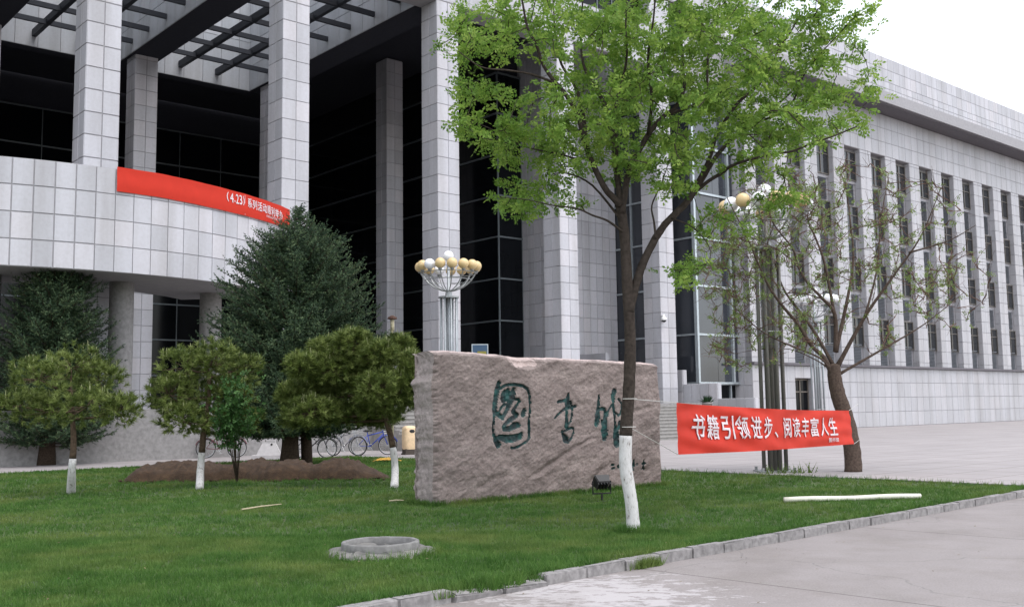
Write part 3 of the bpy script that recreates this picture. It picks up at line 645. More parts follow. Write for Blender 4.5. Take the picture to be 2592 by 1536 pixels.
# ================================================================== white pipe and dry sticks on the grass
p0, p1 = on_ground(1985, 1272), on_ground(2330, 1262)
pp = MB(); pts = [p0.lerp(p1, k/10)+Vector((0, 0, .045+.006*math.sin(k))) for k in range(11)]; pp.tube(pts, .042, 12)
tag(pp.build('plastic_pipe', simple('offwhite_plastic', (.62, .60, .52), .5), None, True), 'long offwhite plastic pipe lying across the lawn beside the road', 'pipe')
STK = simple('dry_stick', (.42, .36, .24), .8)
for (a, b_, c_, d_), lab in (((612, 1297, 712, 1284), 'long pale dry stick lying in the grass in front of the soil bank'), ((985, 1275, 1022, 1274), 'short pale dry stick in the grass beside the boulder base')):
    a_, e_ = on_ground(a, b_), on_ground(c_, d_); k = MB().tube([a_+Vector((0, 0, .05)), a_.lerp(e_, .5)+Vector((0, 0, .06)), e_+Vector((0, 0, .055))], [.012, .012, .007], 6)
    tag(k.build('stick', STK), lab, 'stick')

# ================================================================== globe lamps
METAL = simple('lamp_steel', (.30, .31, .31), .45, .55); METALW = simple('painted_lamp_tube', (.30, .32, .33), .4, .4)
def globe_mat(name, c0):
    m, t, b = new_mat(name); f = noise_tex(t, world_pos(t), 7, 3)
    t.links.new(ramp(t, f, [(.3, tuple(c*.93 for c in c0)), (.7, c0)]), b.inputs['Base Color']); b.inputs['Roughness'].default_value = .35; b.inputs['Subsurface Weight'].default_value = 0.0
    return m
GY = globe_mat('yellowed_globe', (.62, .46, .23)); GW = globe_mat('white_globe', (.80, .80, .81))
gy_me = MB().sphere((0, 0, 0), .172, 20, 12).mesh('globe', GY, True); gw_me = MB().sphere((0, 0, 0), .172, 20, 12).mesh('globe', GW, True)
def lamp(loc, label, whites, ang0, tubes=METALW):
    L = empty('globe_lamp', loc); tag(L, label, 'street lamp', 'globe lamps along the plaza')
    zr = 5.93
    MB().box(-.42, .42, -.42, .42, -.05, .03).build('base_plate', METAL, L)
    bo = MB()
    for sx in (-1, 1):
        for sy in (-1, 1): bo.lathe([(0, .11), (.035, .11), (.035, .03)], 8, (sx*.36, sy*.36, 0))
    bo.build('bolt', METAL, L)
    for k in range(8):
        a = ang0+k*math.pi/4; x, y = .27*math.cos(a), .27*math.sin(a)
        MB().tube([(x, y, .03), (x, y, 5.14)], .036, 12).build('post_tube', tubes, L, True)
    MB().tube([(0, 0, .03), (0, 0, 6.35)], .05, 10).build('mast', tubes, L, True)
    MB().lathe([(0, 5.14), (.33, 5.14), (.33, 5.19), (0, 5.19)], 18).lathe([(.12, 5.19), (.09, 5.4), (0, 5.4)], 14).build('top_plate', METAL, L)
    for zc in (1.3, 3.2): MB().torus((0, 0, zc), (0, 0, 1), .27, .02, 24, 6).build('tie_ring', METAL, L)
    R0 = .92
    for k in range(15):
        a = ang0+R(12)+k*R(24); ca, sa = math.cos(a), math.sin(a)
        rib = [(r_*ca, r_*sa, z) for r_, z in ((.05, 5.36), (.25, 5.40), (.48, 5.50), (.68, 5.65), (.83, 5.83), (R0, zr+.05))]
        MB().tube(rib, .017, 6).build('rib', METAL, L)
        g = bpy.data.objects.new('globe', gw_me if k in whites else gy_me); link(g, L); g.location = (R0*ca*1.0, R0*sa, zr+.24+random.uniform(-.012, .012))
        MB().lathe([(.05, zr+.03), (.075, zr+.09), (.02, zr+.09)], 10, (R0*ca, R0*sa, 0)).build('globe_holder', METAL, L)
    MB().torus((0, 0, 5.72), (0, 0, 1), .76, .014, 40, 6).build('hoop', METAL, L); MB().torus((0, 0, zr+.02), (0, 0, 1), R0-.02, .016, 44, 6).build('hoop', METAL, L)
    g = bpy.data.objects.new('globe', gw_me); link(g, L); g.location = (0, 0, 6.52)
    return L
lamp((-2.70, 33.5, -.012), 'globe lamp with mostly yellowed globes rising behind the boulder before a column', {9, 14}, R(-90-24), METALW)
lamp((5.52, 24.0, -.012), 'big globe lamp with white and yellow globes behind the red street banner', {2, 4, 5, 7, 8, 11, 13}, R(-75), simple('olive_lamp_tube', (.13, .125, .11), .5, .3))  # tubes of this lamp get a darker olive than the others
lamp((12.6, 46.0, -.012), 'far globe lamp with all white globes behind the leaning tree', set(range(15)), R(-80))

# ================================================================== banners
def text_flat(body, size):
    cu = bpy.data.curves.new('lettering_source', 'FONT'); cu.body = body; cu.size = size; cu.resolution_u = 3
    ob = bpy.data.objects.new('lettering_source', cu); COL.objects.link(ob); bpy.context.view_layer.update()
    me = bpy.data.meshes.new_from_object(ob.evaluated_get(bpy.context.evaluated_depsgraph_get()))
    bm = bmesh.new(); bm.from_mesh(me)
    bmesh.ops.triangulate(bm, faces=bm.faces)
    bmesh.ops.subdivide_edges(bm, edges=[e for e in bm.edges if e.calc_length() > size*.15], cuts=1)
    bmesh.ops.triangulate(bm, faces=bm.faces)
    vs_ = [tuple(q.co) for q in bm.verts]; fs_ = [tuple(q.index for q in f.verts) for f in bm.faces]; bm.free()
    bpy.data.objects.remove(ob); bpy.data.curves.remove(cu); bpy.data.meshes.remove(me)
    return np.array(vs_), fs_
def cloth_mat(name, col):
    m, t, b = new_mat(name); f = noise_tex(t, world_pos(t), 3, 4)
    t.links.new(ramp(t, f, [(.3, tuple(c*.9 for c in col)), (.7, col)]), b.inputs['Base Color']); b.inputs['Roughness'].default_value = .75; b.inputs['Specular IOR Level'].default_value = .2
    tr = N(t, 'ShaderNodeBsdfTranslucent'); tr.inputs['Color'].default_value = (*col, 1); mx = N(t, 'ShaderNodeMixShader'); mx.inputs[0].default_value = .18
    t.links.new(b.outputs[0], mx.inputs[1]); t.links.new(tr.outputs[0], mx.inputs[2]); t.links.new(mx.outputs[0], t.nodes['Material Output'].inputs[0]); return m
RED = cloth_mat('red_banner_cloth', (.60, .040, .022)); LETT = simple('white_banner_print', (.62, .54, .56), .7)
def place_text(name, body, size, u0, v0, fn, parent, sx=1.0, sy=1.0, per=None, off=.006):
    Vt, Ft = text_flat(body, size); x0 = Vt[:, 0].min()
    out = [fn(u0+(x-x0)*sx, v0+y*sy, off) for x, y, _ in Vt]
    mb = MB().add(out, Ft); return mb.build(name, LETT, parent)
# street banner between the locust and the tree beside the plaza
bl_top, br_top = at(1713, 1019, 14.2), at(2150, 1038.5, 22.6)
u_dir = Vector((br_top.x-bl_top.x, br_top.y-bl_top.y, 0)); BLEN = u_dir.length; u_dir.normalize(); n_dir = Vector((u_dir.y, -u_dir.x, 0)); BH = .70
SB = empty('street_banner', tuple(Vector((bl_top.x, bl_top.y, 0))), math.atan2(u_dir.y, u_dir.x))
tag(SB, 'red cloth banner with white Chinese slogan strung at waist height over the plaza', 'banner')
def sbf(u, v, off=0.0):                               # u along, v from the bottom edge up
    f = u/BLEN; top = bl_top.z+(br_top.z-bl_top.z)*f - .055*math.sin(math.pi*f)*.6
    bot = .855+(.645-.855)*f - .02*math.sin(math.pi*f)
    z = bot+(top-bot)*v/BH
    e = math.exp(-u/1.1)+math.exp(-(BLEN-u)/1.1)
    y = .035*math.sin(u*1.15+.6)+.045*math.sin((v/BH-.5)*math.pi*1.0)*(.35+.25*math.sin(u*.9))
    y += .007*math.sin(v*24+u*1.1)*(.4+e) + .006*math.sin(v*15-u*2.1) + .003*math.sin(u*7+v*9)
    y += .016*math.sin((v-.30)*30/(1+u*.5))*math.exp(-u/1.6) + .014*math.sin(v*20+u*2.2)*math.exp(-((u-2.5)/2.2)**2) + .012*math.sin(v*17-u*1.7+1)*math.exp(-((u-6.5)/2.0)**2)
    y *= min(1, .15+u/.8)
    return (u, y-off, z)
nu, nv = 320, 40; Vs = [sbf(BLEN*i/nu, BH*j/nv) for i in range(nu+1) for j in range(nv+1)]
Fs = [(i*(nv+1)+j, (i+1)*(nv+1)+j, (i+1)*(nv+1)+j+1, i*(nv+1)+j+1) for i in range(nu) for j in range(nv)]
np_object('cloth', np.array(Vs), np.array(Fs), RED, SB, True)
chars = [('书', .55, 1.12), ('籍', 1.14, 1.67), ('引', 1.72, 2.28), ('领', 2.33, 2.9), ('进', 2.97, 3.52), ('步', 3.58, 4.11), ('、', 4.22, 4.42), ('阅', 4.79, 5.36),
         ('读', 5.41, 5.98), ('丰', 6.04, 6.58), ('富', 6.63, 7.22), ('人', 7.28, 7.82), ('生', 7.86, 8.46)]
def put_char(ch, ua, ub, va, vb, fn, parent, name='lettering'):
    Vt, Ft = text_flat(ch, 1.0); x0, x1, y0, y1 = Vt[:, 0].min(), Vt[:, 0].max(), Vt[:, 1].min(), Vt[:, 1].max()
    mb = MB(); ku, kv = (ub-ua)*.013, (vb-va)*.013      # heavy face: the outline laid down four times, a hair apart
    for i, (du, dv) in enumerate(((-ku, -kv), (ku, -kv), (ku, kv), (-ku, kv))):
        mb.add([fn(ua+du+(x-x0)/(x1-x0)*(ub-ua), va+dv+(y-y0)/(y1-y0)*(vb-va), .018+i*.0012) for x, y, _ in Vt], Ft)
    return mb.build(name, LETT, parent)
for ch, a, b_ in chars:
    if ch == '、': put_char(ch, a, b_, .21, .31, sbf, SB)
    else: put_char(ch, a+.03, b_-.05, .205, .555, sbf, SB)
for k, ch in enumerate('图书馆'): put_char(ch, 7.74+k*.24, 7.95+k*.24, .075, .155, sbf, SB, 'small_lettering')
ROPE = simple('thin_white_cord', (.5, .48, .45), .8)
tr_a, tr_b = at(1594, 1009, 12.72), at(1592, 1080, 12.72)
def loc_sb(p):
    q = Vector(p)-Vector((bl_top.x, bl_top.y, 0)); return (q.dot(u_dir), -q.dot(n_dir), q.z)
for e, p in ((sbf(0, BH), tr_a), (sbf(0, 0), tr_b)):
    MB().tube([e, loc_sb(p)], .005, 5).build('cord', ROPE, SB)
    an = loc_sb(p); MB().torus(an, (0, 0, 1), .082, .005, 20, 5).build('cord_loop', ROPE, SB)
for e, z in ((sbf(BLEN, BH), 1.50), (sbf(BLEN, 0), .70)): MB().tube([e, (BLEN+1.05, .05, z)], .005, 5).build('cord', ROPE, SB)
# balcony banner
BB = empty('balcony_banner', P0, YAW); tag(BB, 'red cloth banner with date and white Chinese characters hung on the round balcony', 'banner')
BA1 = R(-6.2); 
def bbf(u, v, off=0.0):                                # u = distance from the right-hand end (leftwards negative)
    an = BA1+u/BR; sag = .05*math.sin(min(1, max(0, -u/7))*math.pi)
    p = bpt(an, BR+.05+off+.012*math.sin(u*5)+.015*math.sin(v*7), 0); return (p.x, p.y, 8.66+v-sag)
Vs = [bbf(-8.6+8.6*i/120, .80*j/8) for i in range(121) for j in range(9)]
Fs = [(i*9+j, (i+1)*9+j, (i+1)*9+j+1, i*9+j+1) for i in range(120) for j in range(8)]
np_object('cloth', np.array(Vs), np.array(Fs), RED, BB, True)
for ch, a, b_ in (('(', -4.40, -4.30), ('4', -4.22, -4.05), ('.', -4.01, -3.96), ('2', -3.93, -3.79), ('3', -3.75, -3.62), (')', -3.57, -3.49)):
    put_char(ch, a, b_, .36 if ch != '.' else .40, .70 if ch != '.' else .46, bbf, BB)
for k, ch in enumerate('系列活动顺利举办'):
    a = -3.30+k*.312; put_char(ch, a, a+.265, .34-.012*k, .68-.012*k, bbf, BB)
MB().add([bbf(-3.45, .02, .006), bbf(-3.435, .02, .006), bbf(-3.435, .76, .006), bbf(-3.45, .76, .006)], [(0, 1, 2, 3)]).build('seam', LETT, BB)
sm_ = MB(); rr = random.Random(3)
for k in range(11):                                    # a line of small print, too small to read
    a = -2.12+k*.105
    for q in range(3):
        v0 = .175+q*.03; sm_.add([bbf(a, v0, .006), bbf(a+.06+rr.uniform(0, .02), v0, .006), bbf(a+.07, v0+.012, .006), bbf(a, v0+.012, .006)], [(0, 1, 2, 3)])
    sm_.add([bbf(a+.03, .16, .007), bbf(a+.042, .16, .007), bbf(a+.042, .26, .007), bbf(a+.03, .26, .007)], [(0, 1, 2, 3)])
sm_.build('small_print', LETT, BB)

# ================================================================== litter bin
q = on_ground(1036, 1149); BN = empty('litter_bin', tuple(q), R(30)); tag(BN, 'cream rounded litter bin with black oval mouth at the lawn corner by the stairs', 'litter bin')
CREAM = simple('cream_fibreglass', (.74, .55, .34), .5, var=.12, scale=9)
body = MB(); ring = []
for z, w_ in ((.17, .21), (.24, .235), (.55, .24), (.80, .235), (.90, .225), (.96, .19), (.985, .10), (.99, .0)):
    ring.append((z, w_))
n = 20
for z, w_ in ring:
    for k in range(n):
        a = 2*math.pi*k/n; ca, sa = math.cos(a), math.sin(a); p = 4.0
        r_ = w_/((abs(ca)**p+abs(sa)**p)**(1/p)); body.v.append((r_*ca, r_*sa*.8, z))
for i in range(len(ring)-1):
    for k in range(n): body.f.append((i*n+k, i*n+(k+1) % n, (i+1)*n+(k+1) % n, (i+1)*n+k))
body.build('body', CREAM, BN, True)
MB().sphere((.03, -.185, .80), .1, 16, 10, (1.05, .16, .62)).build('mouth', BLACK, BN, True)
MB().box(-.20, .20, -.16, .16, -.01, .19).box(-.23, .23, -.18, .18, -.01, .04).build('base', simple('dark_bin_base', (.07, .055, .045), .8), BN)
MB().box(-.21, .21, -.175, .175, .86, .885).build('rim_band', simple('cream_band', (.66, .48, .30), .5), BN)
# ================================================================== concrete block with a ring hole, soil bank, yellow sheet
q = on_ground(681, 1160); CBk = empty('concrete_block', tuple(q), R(10)); tag(CBk, 'tapered pale concrete block with a dark hole beside the spruce trunk', 'concrete block')
PC = simple('pale_concrete', (.46, .44, .44), .9, var=.12, scale=7)
fr_ = MB().add([(-.40, -.3, .12), (.40, -.3, .12), (.40, .3, .12), (-.40, .3, .12), (-.21, -.16, .52), (.21, -.16, .52), (.21, .16, .52), (-.21, .16, .52), (-.21, -.16, .62), (.21, -.16, .62), (.21, .16, .62), (-.21, .16, .62)],
      [(0, 1, 5, 4), (1, 2, 6, 5), (2, 3, 7, 6), (3, 0, 4, 7), (4, 5, 9, 8), (5, 6, 10, 9), (6, 7, 11, 10), (7, 4, 8, 11), (8, 9, 10, 11)])
fr_.build('tapered_block', PC, CBk); MB().box(-.55, .62, -.42, .42, -.03, .118).build('plinth', PC, CBk)
MB().sphere((.09, -.185, .47), .035, 12, 8).build('hole', BLACK, CBk)
SOIL, t, b = new_mat('dug_soil'); v = world_pos(t)
f = noise_tex(t, v, 6, 8, .7); t.links.new(ramp(t, f, [(.3, (.020, .011, .006)), (.55, (.048, .027, .014)), (.75, (.092, .055, .030))]), b.inputs['Base Color']); b.inputs['Roughness'].default_value = 1; bump(t, b, f, .8, .05)
ga, gb = on_ground(300, 1222), on_ground(1000, 1213)
sx_, sy_ = 170, 34; Vs = []
for i in range(sx_+1):
    f_ = i/sx_; c_ = ga.lerp(gb, f_); ed = min(1, f_*12)*min(1, max(0, (1-f_)*7)); dpt = 2.6
    for j in range(sy_+1):
        g_ = j/sy_; prof = max(0, math.sin(math.pi*min(1, g_**.7)))**.5
        hgt = .52*ed*prof*(.75+.35*noise.noise(Vector((f_*9, g_*2, 3)))) + .06*ed*prof*fr(f_*40, g_*9, 2, 4) + .02*prof*fr(f_*160, g_*35, 5, 3)
        wob = .35*noise.noise(Vector((f_*8, 1, 9)))*(1-g_)
        Vs.append((c_.x+g_*-.55, c_.y+g_*dpt+wob, -.02+hgt))
Fs = [(i*(sy_+1)+j, (i+1)*(sy_+1)+j, (i+1)*(sy_+1)+j+1, i*(sy_+1)+j+1) for i in range(sx_) for j in range(sy_)]
sl = np_object('soil_bank', np.array(Vs), np.array(Fs), SOIL, None, True); tag(sl, 'low bank of freshly dug brown soil under the conifers', 'soil bank')
clod = MB()
for k in range(60):
    f_ = random.random(); c_ = ga.lerp(gb, f_); sc_ = random.uniform(.02, .055); clod.sphere((c_.x+random.uniform(-.2, .2), c_.y+random.uniform(-.5, .5), random.uniform(0, .06)), sc_, 6, 4, (1, random.uniform(.7, 1.2), random.uniform(.5, .8)))
o = clod.build('clods', SOIL, sl); o['kind'] = 'stuff'
ya = on_ground(962, 1170); ys = MB(); 
for i in range(25):
    for j in range(7):
        u_, v_ = i/24, j/6; ys.v.append((ya.x-.25+u_*.85, ya.y+v_*.5, .03+.10*math.sin(math.pi*u_)**.7*math.sin(math.pi*min(1, v_+.15))+.03*fr(u_*6, v_*3, 1, 3)))
ys.f = [(i*7+j, (i+1)*7+j, (i+1)*7+j+1, i*7+j+1) for i in range(24) for j in range(6)]
tag(ys.build('yellow_sheet', simple('yellow_plastic', (.62, .36, .06), .5), None, True), 'crumpled yellow plastic sheet at the end of the soil bank', 'plastic sheet')

# ================================================================== bicycles
RUB = simple('tyre_rubber', (.015, .015, .016), .8); CHR = simple('bike_chrome', (.5, .5, .5), .3, .8)
def bicycle(loc, rz, colr, label, basket=True, cover=False):
    K = empty('bicycle', loc, rz); tag(K, label, 'bicycle', 'bicycles parked along the edge of the lawn')
    fm = simple('bike_paint', colr, .35, .2)
    for x in (-.52, .52):
        wq = MB().torus((x, 0, .33), (0, 1, 0), .315, .018, 36, 6).build('wheel', RUB, K, True)
        spk = MB()
        for k in range(18):
            a = 2*math.pi*k/18; spk.tube([(x, random.choice((-.02, .02)), .33), (x+.30*math.cos(a), 0, .33+.30*math.sin(a))], .003, 3, False)
        spk.torus((x, 0, .33), (0, 1, 0), .297, .009, 30, 5).tube([(x, -.06, .33), (x, .06, .33)], .022, 8)
        spk.build('rim', CHR, wq)
        an = [R(20+k*14) for k in range(11)]
        MB().tube([(x+.355*math.cos(a), 0, .33+.355*math.sin(a)) for a in an], .016, 5).build('mudguard', fm, K)
    MB().tube([(-.10, 0, .30), (-.20, 0, .80)], .016, 8).tube([(-.10, 0, .30), (.36, 0, .72)], .019, 8).tube([(-.17, 0, .68), (.34, 0, .80)], .017, 8).tube([(.33, 0, .86), (.38, 0, .68), (.46, 0, .48), (.52, 0, .33)], .016, 8) \
        .tube([(-.10, .04, .30), (-.52, .05, .33)], .011, 6).tube([(-.10, -.04, .30), (-.52, -.05, .33)], .011, 6).tube([(-.18, .03, .70), (-.52, .05, .33)], .010, 6).tube([(-.18, -.03, .70), (-.52, -.05, .33)], .010, 6).build('frame', fm, K, True)
    MB().sphere((-.22, 0, .84), .13, 14, 8, (1.0, .62, .32)).sphere((-.10, 0, .845), .08, 10, 6, (1.2, .4, .35)).build('saddle', BLACK, K, True)
    MB().tube([(.33, 0, .86), (.31, 0, .98)], .014, 6).tube([(.20, -.27, 1.0), (.30, -.20, 1.01), (.33, 0, .98), (.30, .20, 1.01), (.20, .27, 1.0)], .012, 6).build('handlebar', CHR, K)
    MB().torus((-.10, -.05, .30), (0, 1, 0), .085, .008, 18, 5).tube([(-.10, -.07, .30), (-.02, -.09, .16)], .011, 5).box(-.06, .03, -.16, -.08, .145, .165).tube([(-.10, .07, .30), (-.18, .09, .44)], .011, 5).box(-.22, -.13, .08, .16, .43, .45).build('crank', CHR, K)
    if basket:
        bs = MB()
        for z in (.66, .74, .82, .90):
            f_ = (z-.66)/.24; a = .10+.04*f_
            bs.tube([(.50-a, -.16, z), (.50+a, -.16, z), (.50+a, .16, z), (.50-a, .16, z), (.50-a, -.16, z)], .006, 4)
        for k in range(6):
            y = -.16+k*.064; bs.tube([(.60, y, .66), (.64, y, .90)], .005, 4); bs.tube([(.40, y, .66), (.36, y, .90)], .005, 4)
        bs.build('basket', CHR, K)
    MB().box(-.72, -.30, -.07, .07, .70, .715).tube([(-.66, .06, .70), (-.52, .06, .33)], .008, 4).tube([(-.66, -.06, .70), (-.52, -.06, .33)], .008, 4).build('rear_rack', CHR, K)
    if cover:
        cv = MB()
        for i in range(13):
            for j in range(11):
                u_, v_ = i/12, j/10; yy = (v_-.5)*2
                cv.v.append((-.70+u_*.75, yy*.24+.02*fr(u_*5, v_*5, 3, 3), .98-.55*abs(yy)**1.3+.05*fr(u_*4, v_*4, 1, 3)))
        cv.f = [(i*11+j, (i+1)*11+j, (i+1)*11+j+1, i*11+j+1) for i in range(12) for j in range(10)]
        cv.build('draped_cover', simple('grey_cloth', (.20, .19, .20), .9), K, True)
    return K
def bk_at(px, py, rz, *a, **k):
    p = on_ground(px, py, -.012); return bicycle((p.x, p.y, -.012), rz, *a, **k)
bk_at(622, 1152, R(28), (.10, .10, .11), 'dark bicycle under a grey cover by the concrete block', cover=True)
bk_at(560, 1158, R(15), (.12, .02, .03), 'dark red bicycle at the far left of the parked row')
bk_at(788, 1160, R(3), (.03, .03, .035), 'black bicycle parked side-on right of the spruce trunk')
bk_at(876, 1153, R(-24), (.30, .30, .32), 'silver grey bicycle between the black and the blue ones')
bk_at(944, 1151, R(12), (.03, .07, .42), 'blue framed bicycle near the pine trunk and litter bin')
# ================================================================== small things by the portico
q = bw(22.35, -.03, 6.52); DC = empty('dome_camera', tuple(bw(22.56, -.02, 6.1)), YAW); tag(DC, 'small white dome security camera on the edge of the fourth column', 'camera')
MB().lathe([(0, .34), (.05, .34), (.07, .22), (.15, .16), (.16, .02), (0, .02)], 16, (0, -.16, 0)).box(-.03, .03, -.16, .02, .24, .30).build('housing', WHITE, DC, True)
MB().sphere((0, -.16, .02), .13, 14, 8, (1, 1, .8)).build('dome', BLACK, DC, True)
NB = empty('display_board', tuple(bw(9.55, -.6, ZP)), YAW+R(-35)); tag(NB, 'tall blue display board with a yellow panel beside the second column', 'display board')
MB().box(-.33, .33, -.03, .03, .25, 2.7).build('panel', simple('blue_board', (.035, .075, .13), .5), NB)
MB().box(-.12, .29, -.036, -.031, 1.4, 2.42).build('yellow_panel', simple('yellow_print', (.20, .18, .03), .6), NB)
MB().box(-.37, -.33, -.04, .04, 0, 2.7).box(.33, .37, -.04, .04, 0, 2.7).box(-.37, .37, -.04, .04, 2.7, 2.74).build('board_frame', ALU, NB)
GP = at(993, 798, 31.0); GPo = empty('garden_post', (GP.x, GP.y, -.012)); tag(GPo, 'slim pale post with rusty brown cap behind the pine', 'post')
MB().tube([(0, 0, 0), (0, 0, GP.z-.12)], .035, 8).tube([(0, 0, GP.z-.45), (0, 0, GP.z-.12)], .06, 8).build('shaft', simple('peeling_post', (.45, .40, .27), .8, var=.4, scale=14), GPo, True)
MB().lathe([(.06, GP.z-.12), (.15, GP.z-.10), (.13, GP.z-.04), (.05, GP.z), (0, GP.z+.02)], 10).build('cap', simple('rusty_cap', (.07, .035, .025), .9), GPo)
LEAFD = None
def leaf_mat(name, lo_, mid_, hi_, trans=.35):
    m, t, b = new_mat(name); g = t.nodes.new('ShaderNodeNewGeometry'); f = noise_tex(t, world_pos(t), 1.1, 3)
    tn = t.nodes.new('ShaderNodeAttribute'); tn.attribute_name = 'tint'           # each spray or shoot has its own tone
    mu = N(t, 'ShaderNodeMath', operation='MULTIPLY_ADD'); t.links.new(f, mu.inputs[0]); mu.inputs[1].default_value = .45; mu.inputs[2].default_value = -.06
    a1 = N(t, 'ShaderNodeMath', operation='MULTIPLY_ADD'); t.links.new(tn.outputs['Fac'], a1.inputs[0]); a1.inputs[1].default_value = .5; t.links.new(mu.outputs[0], a1.inputs[2])
    ad = N(t, 'ShaderNodeMath', operation='MULTIPLY_ADD'); t.links.new(g.outputs['Random Per Island'], ad.inputs[0]); ad.inputs[1].default_value = .22; t.links.new(a1.outputs[0], ad.inputs[2])
    c = ramp(t, ad.outputs[0], [(.15, lo_), (.5, mid_), (.85, hi_)])
    t.links.new(c, b.inputs['Base Color']); b.inputs['Roughness'].default_value = .55; b.inputs['Specular IOR Level'].default_value = .25
    tr = N(t, 'ShaderNodeBsdfTranslucent'); t.links.new(c, tr.inputs['Color']); mx = N(t, 'ShaderNodeMixShader'); mx.inputs[0].default_value = trans
    t.links.new(b.outputs[0], mx.inputs[1]); t.links.new(tr.outputs[0], mx.inputs[2]); t.links.new(mx.outputs[0], t.nodes['Material Output'].inputs[0]); return m
PLANTL = leaf_mat('pot_plant_leaf', (.02, .05, .02), (.03, .08, .03), (.06, .12, .05), .2)
def pot_plant(loc, h, sp, label, spiky):
    K = empty('potted_plant', loc); tag(K, label, 'plant', 'potted plants at the stair parapet')
    MB().lathe([(0, 0), (.20, 0), (.27, .42), (.29, .42), (.29, .48), (.24, .48), (.22, .40), (0, .40)], 18).build('pot', simple('clay_pot', (.33, .29, .28), .8), K, True)
    lf = MB()
    for k in range(60 if spiky else 120):
        a = random.uniform(0, 2*math.pi); el = random.uniform(.5, 1.45) if spiky else random.uniform(.05, 1.4); L_ = h*random.uniform(.6, 1.0)
        d = Vector((math.cos(a)*math.cos(el)*sp, math.sin(a)*math.cos(el)*sp, math.sin(el)*h)); s0 = Vector((math.cos(a)*.08, math.sin(a)*.08, .40))
        sd_ = d.cross(Vector((0, 0, 1))).normalized()*(.035 if spiky else .03); f0 = random.uniform(0, .7) if not spiky else 0
        p_, q_ = s0+d*f0, s0+d*min(1, f0+(1 if spiky else .35)); mid = p_.lerp(q_, .45)
        lf.add([p_, mid+sd_, q_+Vector((0, 0, -.06)), mid-sd_], [(0, 1, 2, 3)])
    o = lf.build('foliage', PLANTL, K); o['kind'] = 'stuff'
pot_plant(tuple(bw(22.6, -2.9, ZP-.48)), .55, .5, 'spiky potted plant on the steps beside the stair parapet', True)
pot_plant(tuple(bw(23.6, -3.9, ZP-1.1)), .35, .75, 'low spreading potted plant behind the top of the red banner', False)
# ================================================================== vegetation
UP = Vector((0, 0, 1))
def bark(name, col): return simple(name, col, .95, var=.35, scale=22, spec=.1, bmp=.6)
BARK = bark('locust_bark', (.045, .036, .030)); BARK2 = bark('grey_brown_bark', (.085, .062, .050)); BARKS = bark('spruce_bark', (.055, .040, .030)); BARKP = bark('pine_bark', (.085, .060, .042))
TWIG = bark('reddish_twig', (.12, .075, .058))
LIME, t, b = new_mat('limewash'); f = noise_tex(t, world_pos(t, (1, 1, .35)), 26, 6, .7)
t.links.new(ramp(t, f, [(.32, (.14, .12, .10)), (.44, (.50, .485, .47)), (.7, (.60, .59, .58))]), b.inputs['Base Color']); b.inputs['Roughness'].default_value = .95; bump(t, b, f, .5, .01)
LOCL = leaf_mat('locust_leaf', (.075, .155, .026), (.175, .300, .050), (.310, .420, .090), .5)
LOCL2 = leaf_mat('young_leaf', (.090, .140, .035), (.165, .235, .065), (.270, .340, .120), .45)
SPRL = leaf_mat('spruce_needle', (.010, .022, .012), (.040, .076, .036), (.130, .180, .085), .1)
PINL = leaf_mat('pine_needle', (.038, .062, .012), (.115, .155, .032), (.230, .275, .085), .15)
CANL = simple('pine_candle', (.30, .31, .16), .7)
SHRL = leaf_mat('broad_leaf', (.020, .055, .014), (.045, .112, .028), (.095, .185, .055), .35)

def smooth_path(pts, sub=4):
    P = [Vector(p) for p in pts]; out = []
    for i in range(len(P)-1):
        p0, p1, p2, p3 = P[max(i-1, 0)], P[i], P[i+1], P[min(i+2, len(P)-1)]
        for k in range(sub):
            u = k/sub; out.append(0.5*((2*p1)+(p2-p0)*u+(2*p0-5*p1+4*p2-p3)*u*u+(3*p1-p0-3*p2+p3)*u**3))
    out.append(P[-1]); return out
def rand_dir(n):
    v_ = RNG.normal(size=(n, 3)); return v_/np.linalg.norm(v_, axis=1, keepdims=True)
def norm(a): return a/np.maximum(np.linalg.norm(a, axis=1, keepdims=True), 1e-9)
def compound_leaves(base, axis, length, nl, ll, lw):
    """pinnate leaves: base (n,3), axis (n,3) unit, length (n,) -> verts, quads"""
    n = len(base); nrm = norm(np.cross(axis, rand_dir(n))); nrm = norm(nrm+np.array([0, 0, .8])); side = norm(np.cross(axis, nrm))
    Vs = []
    for k in range(nl):
        f_ = (k//2+1)/(nl//2+.5); sg = (1 if k % 2 else -1); last = (k == nl-1)
        o_ = base+axis*(length*f_)[:, None]*1.0
        d = norm(axis*(1.0 if last else .45)+side*(0 if last else sg)*.9+nrm*RNG.normal(0, .25, (n, 1)))
        l_ = ll*RNG.uniform(.75, 1.15, (n, 1)); wv = norm(np.cross(d, nrm+.5*rand_dir(n)))*lw*RNG.uniform(.8, 1.15, (n, 1))
        Vs.append(np.stack([o_, o_+d*l_*.5+wv, o_+d*l_, o_+d*l_*.5-wv], 1))
    Vq = np.concatenate(Vs, 0).reshape(-1, 3); F = np.arange(len(Vq)).reshape(-1, 4)
    return Vq, F, np.repeat(np.tile(RNG.uniform(0, 1, n), nl), 4)
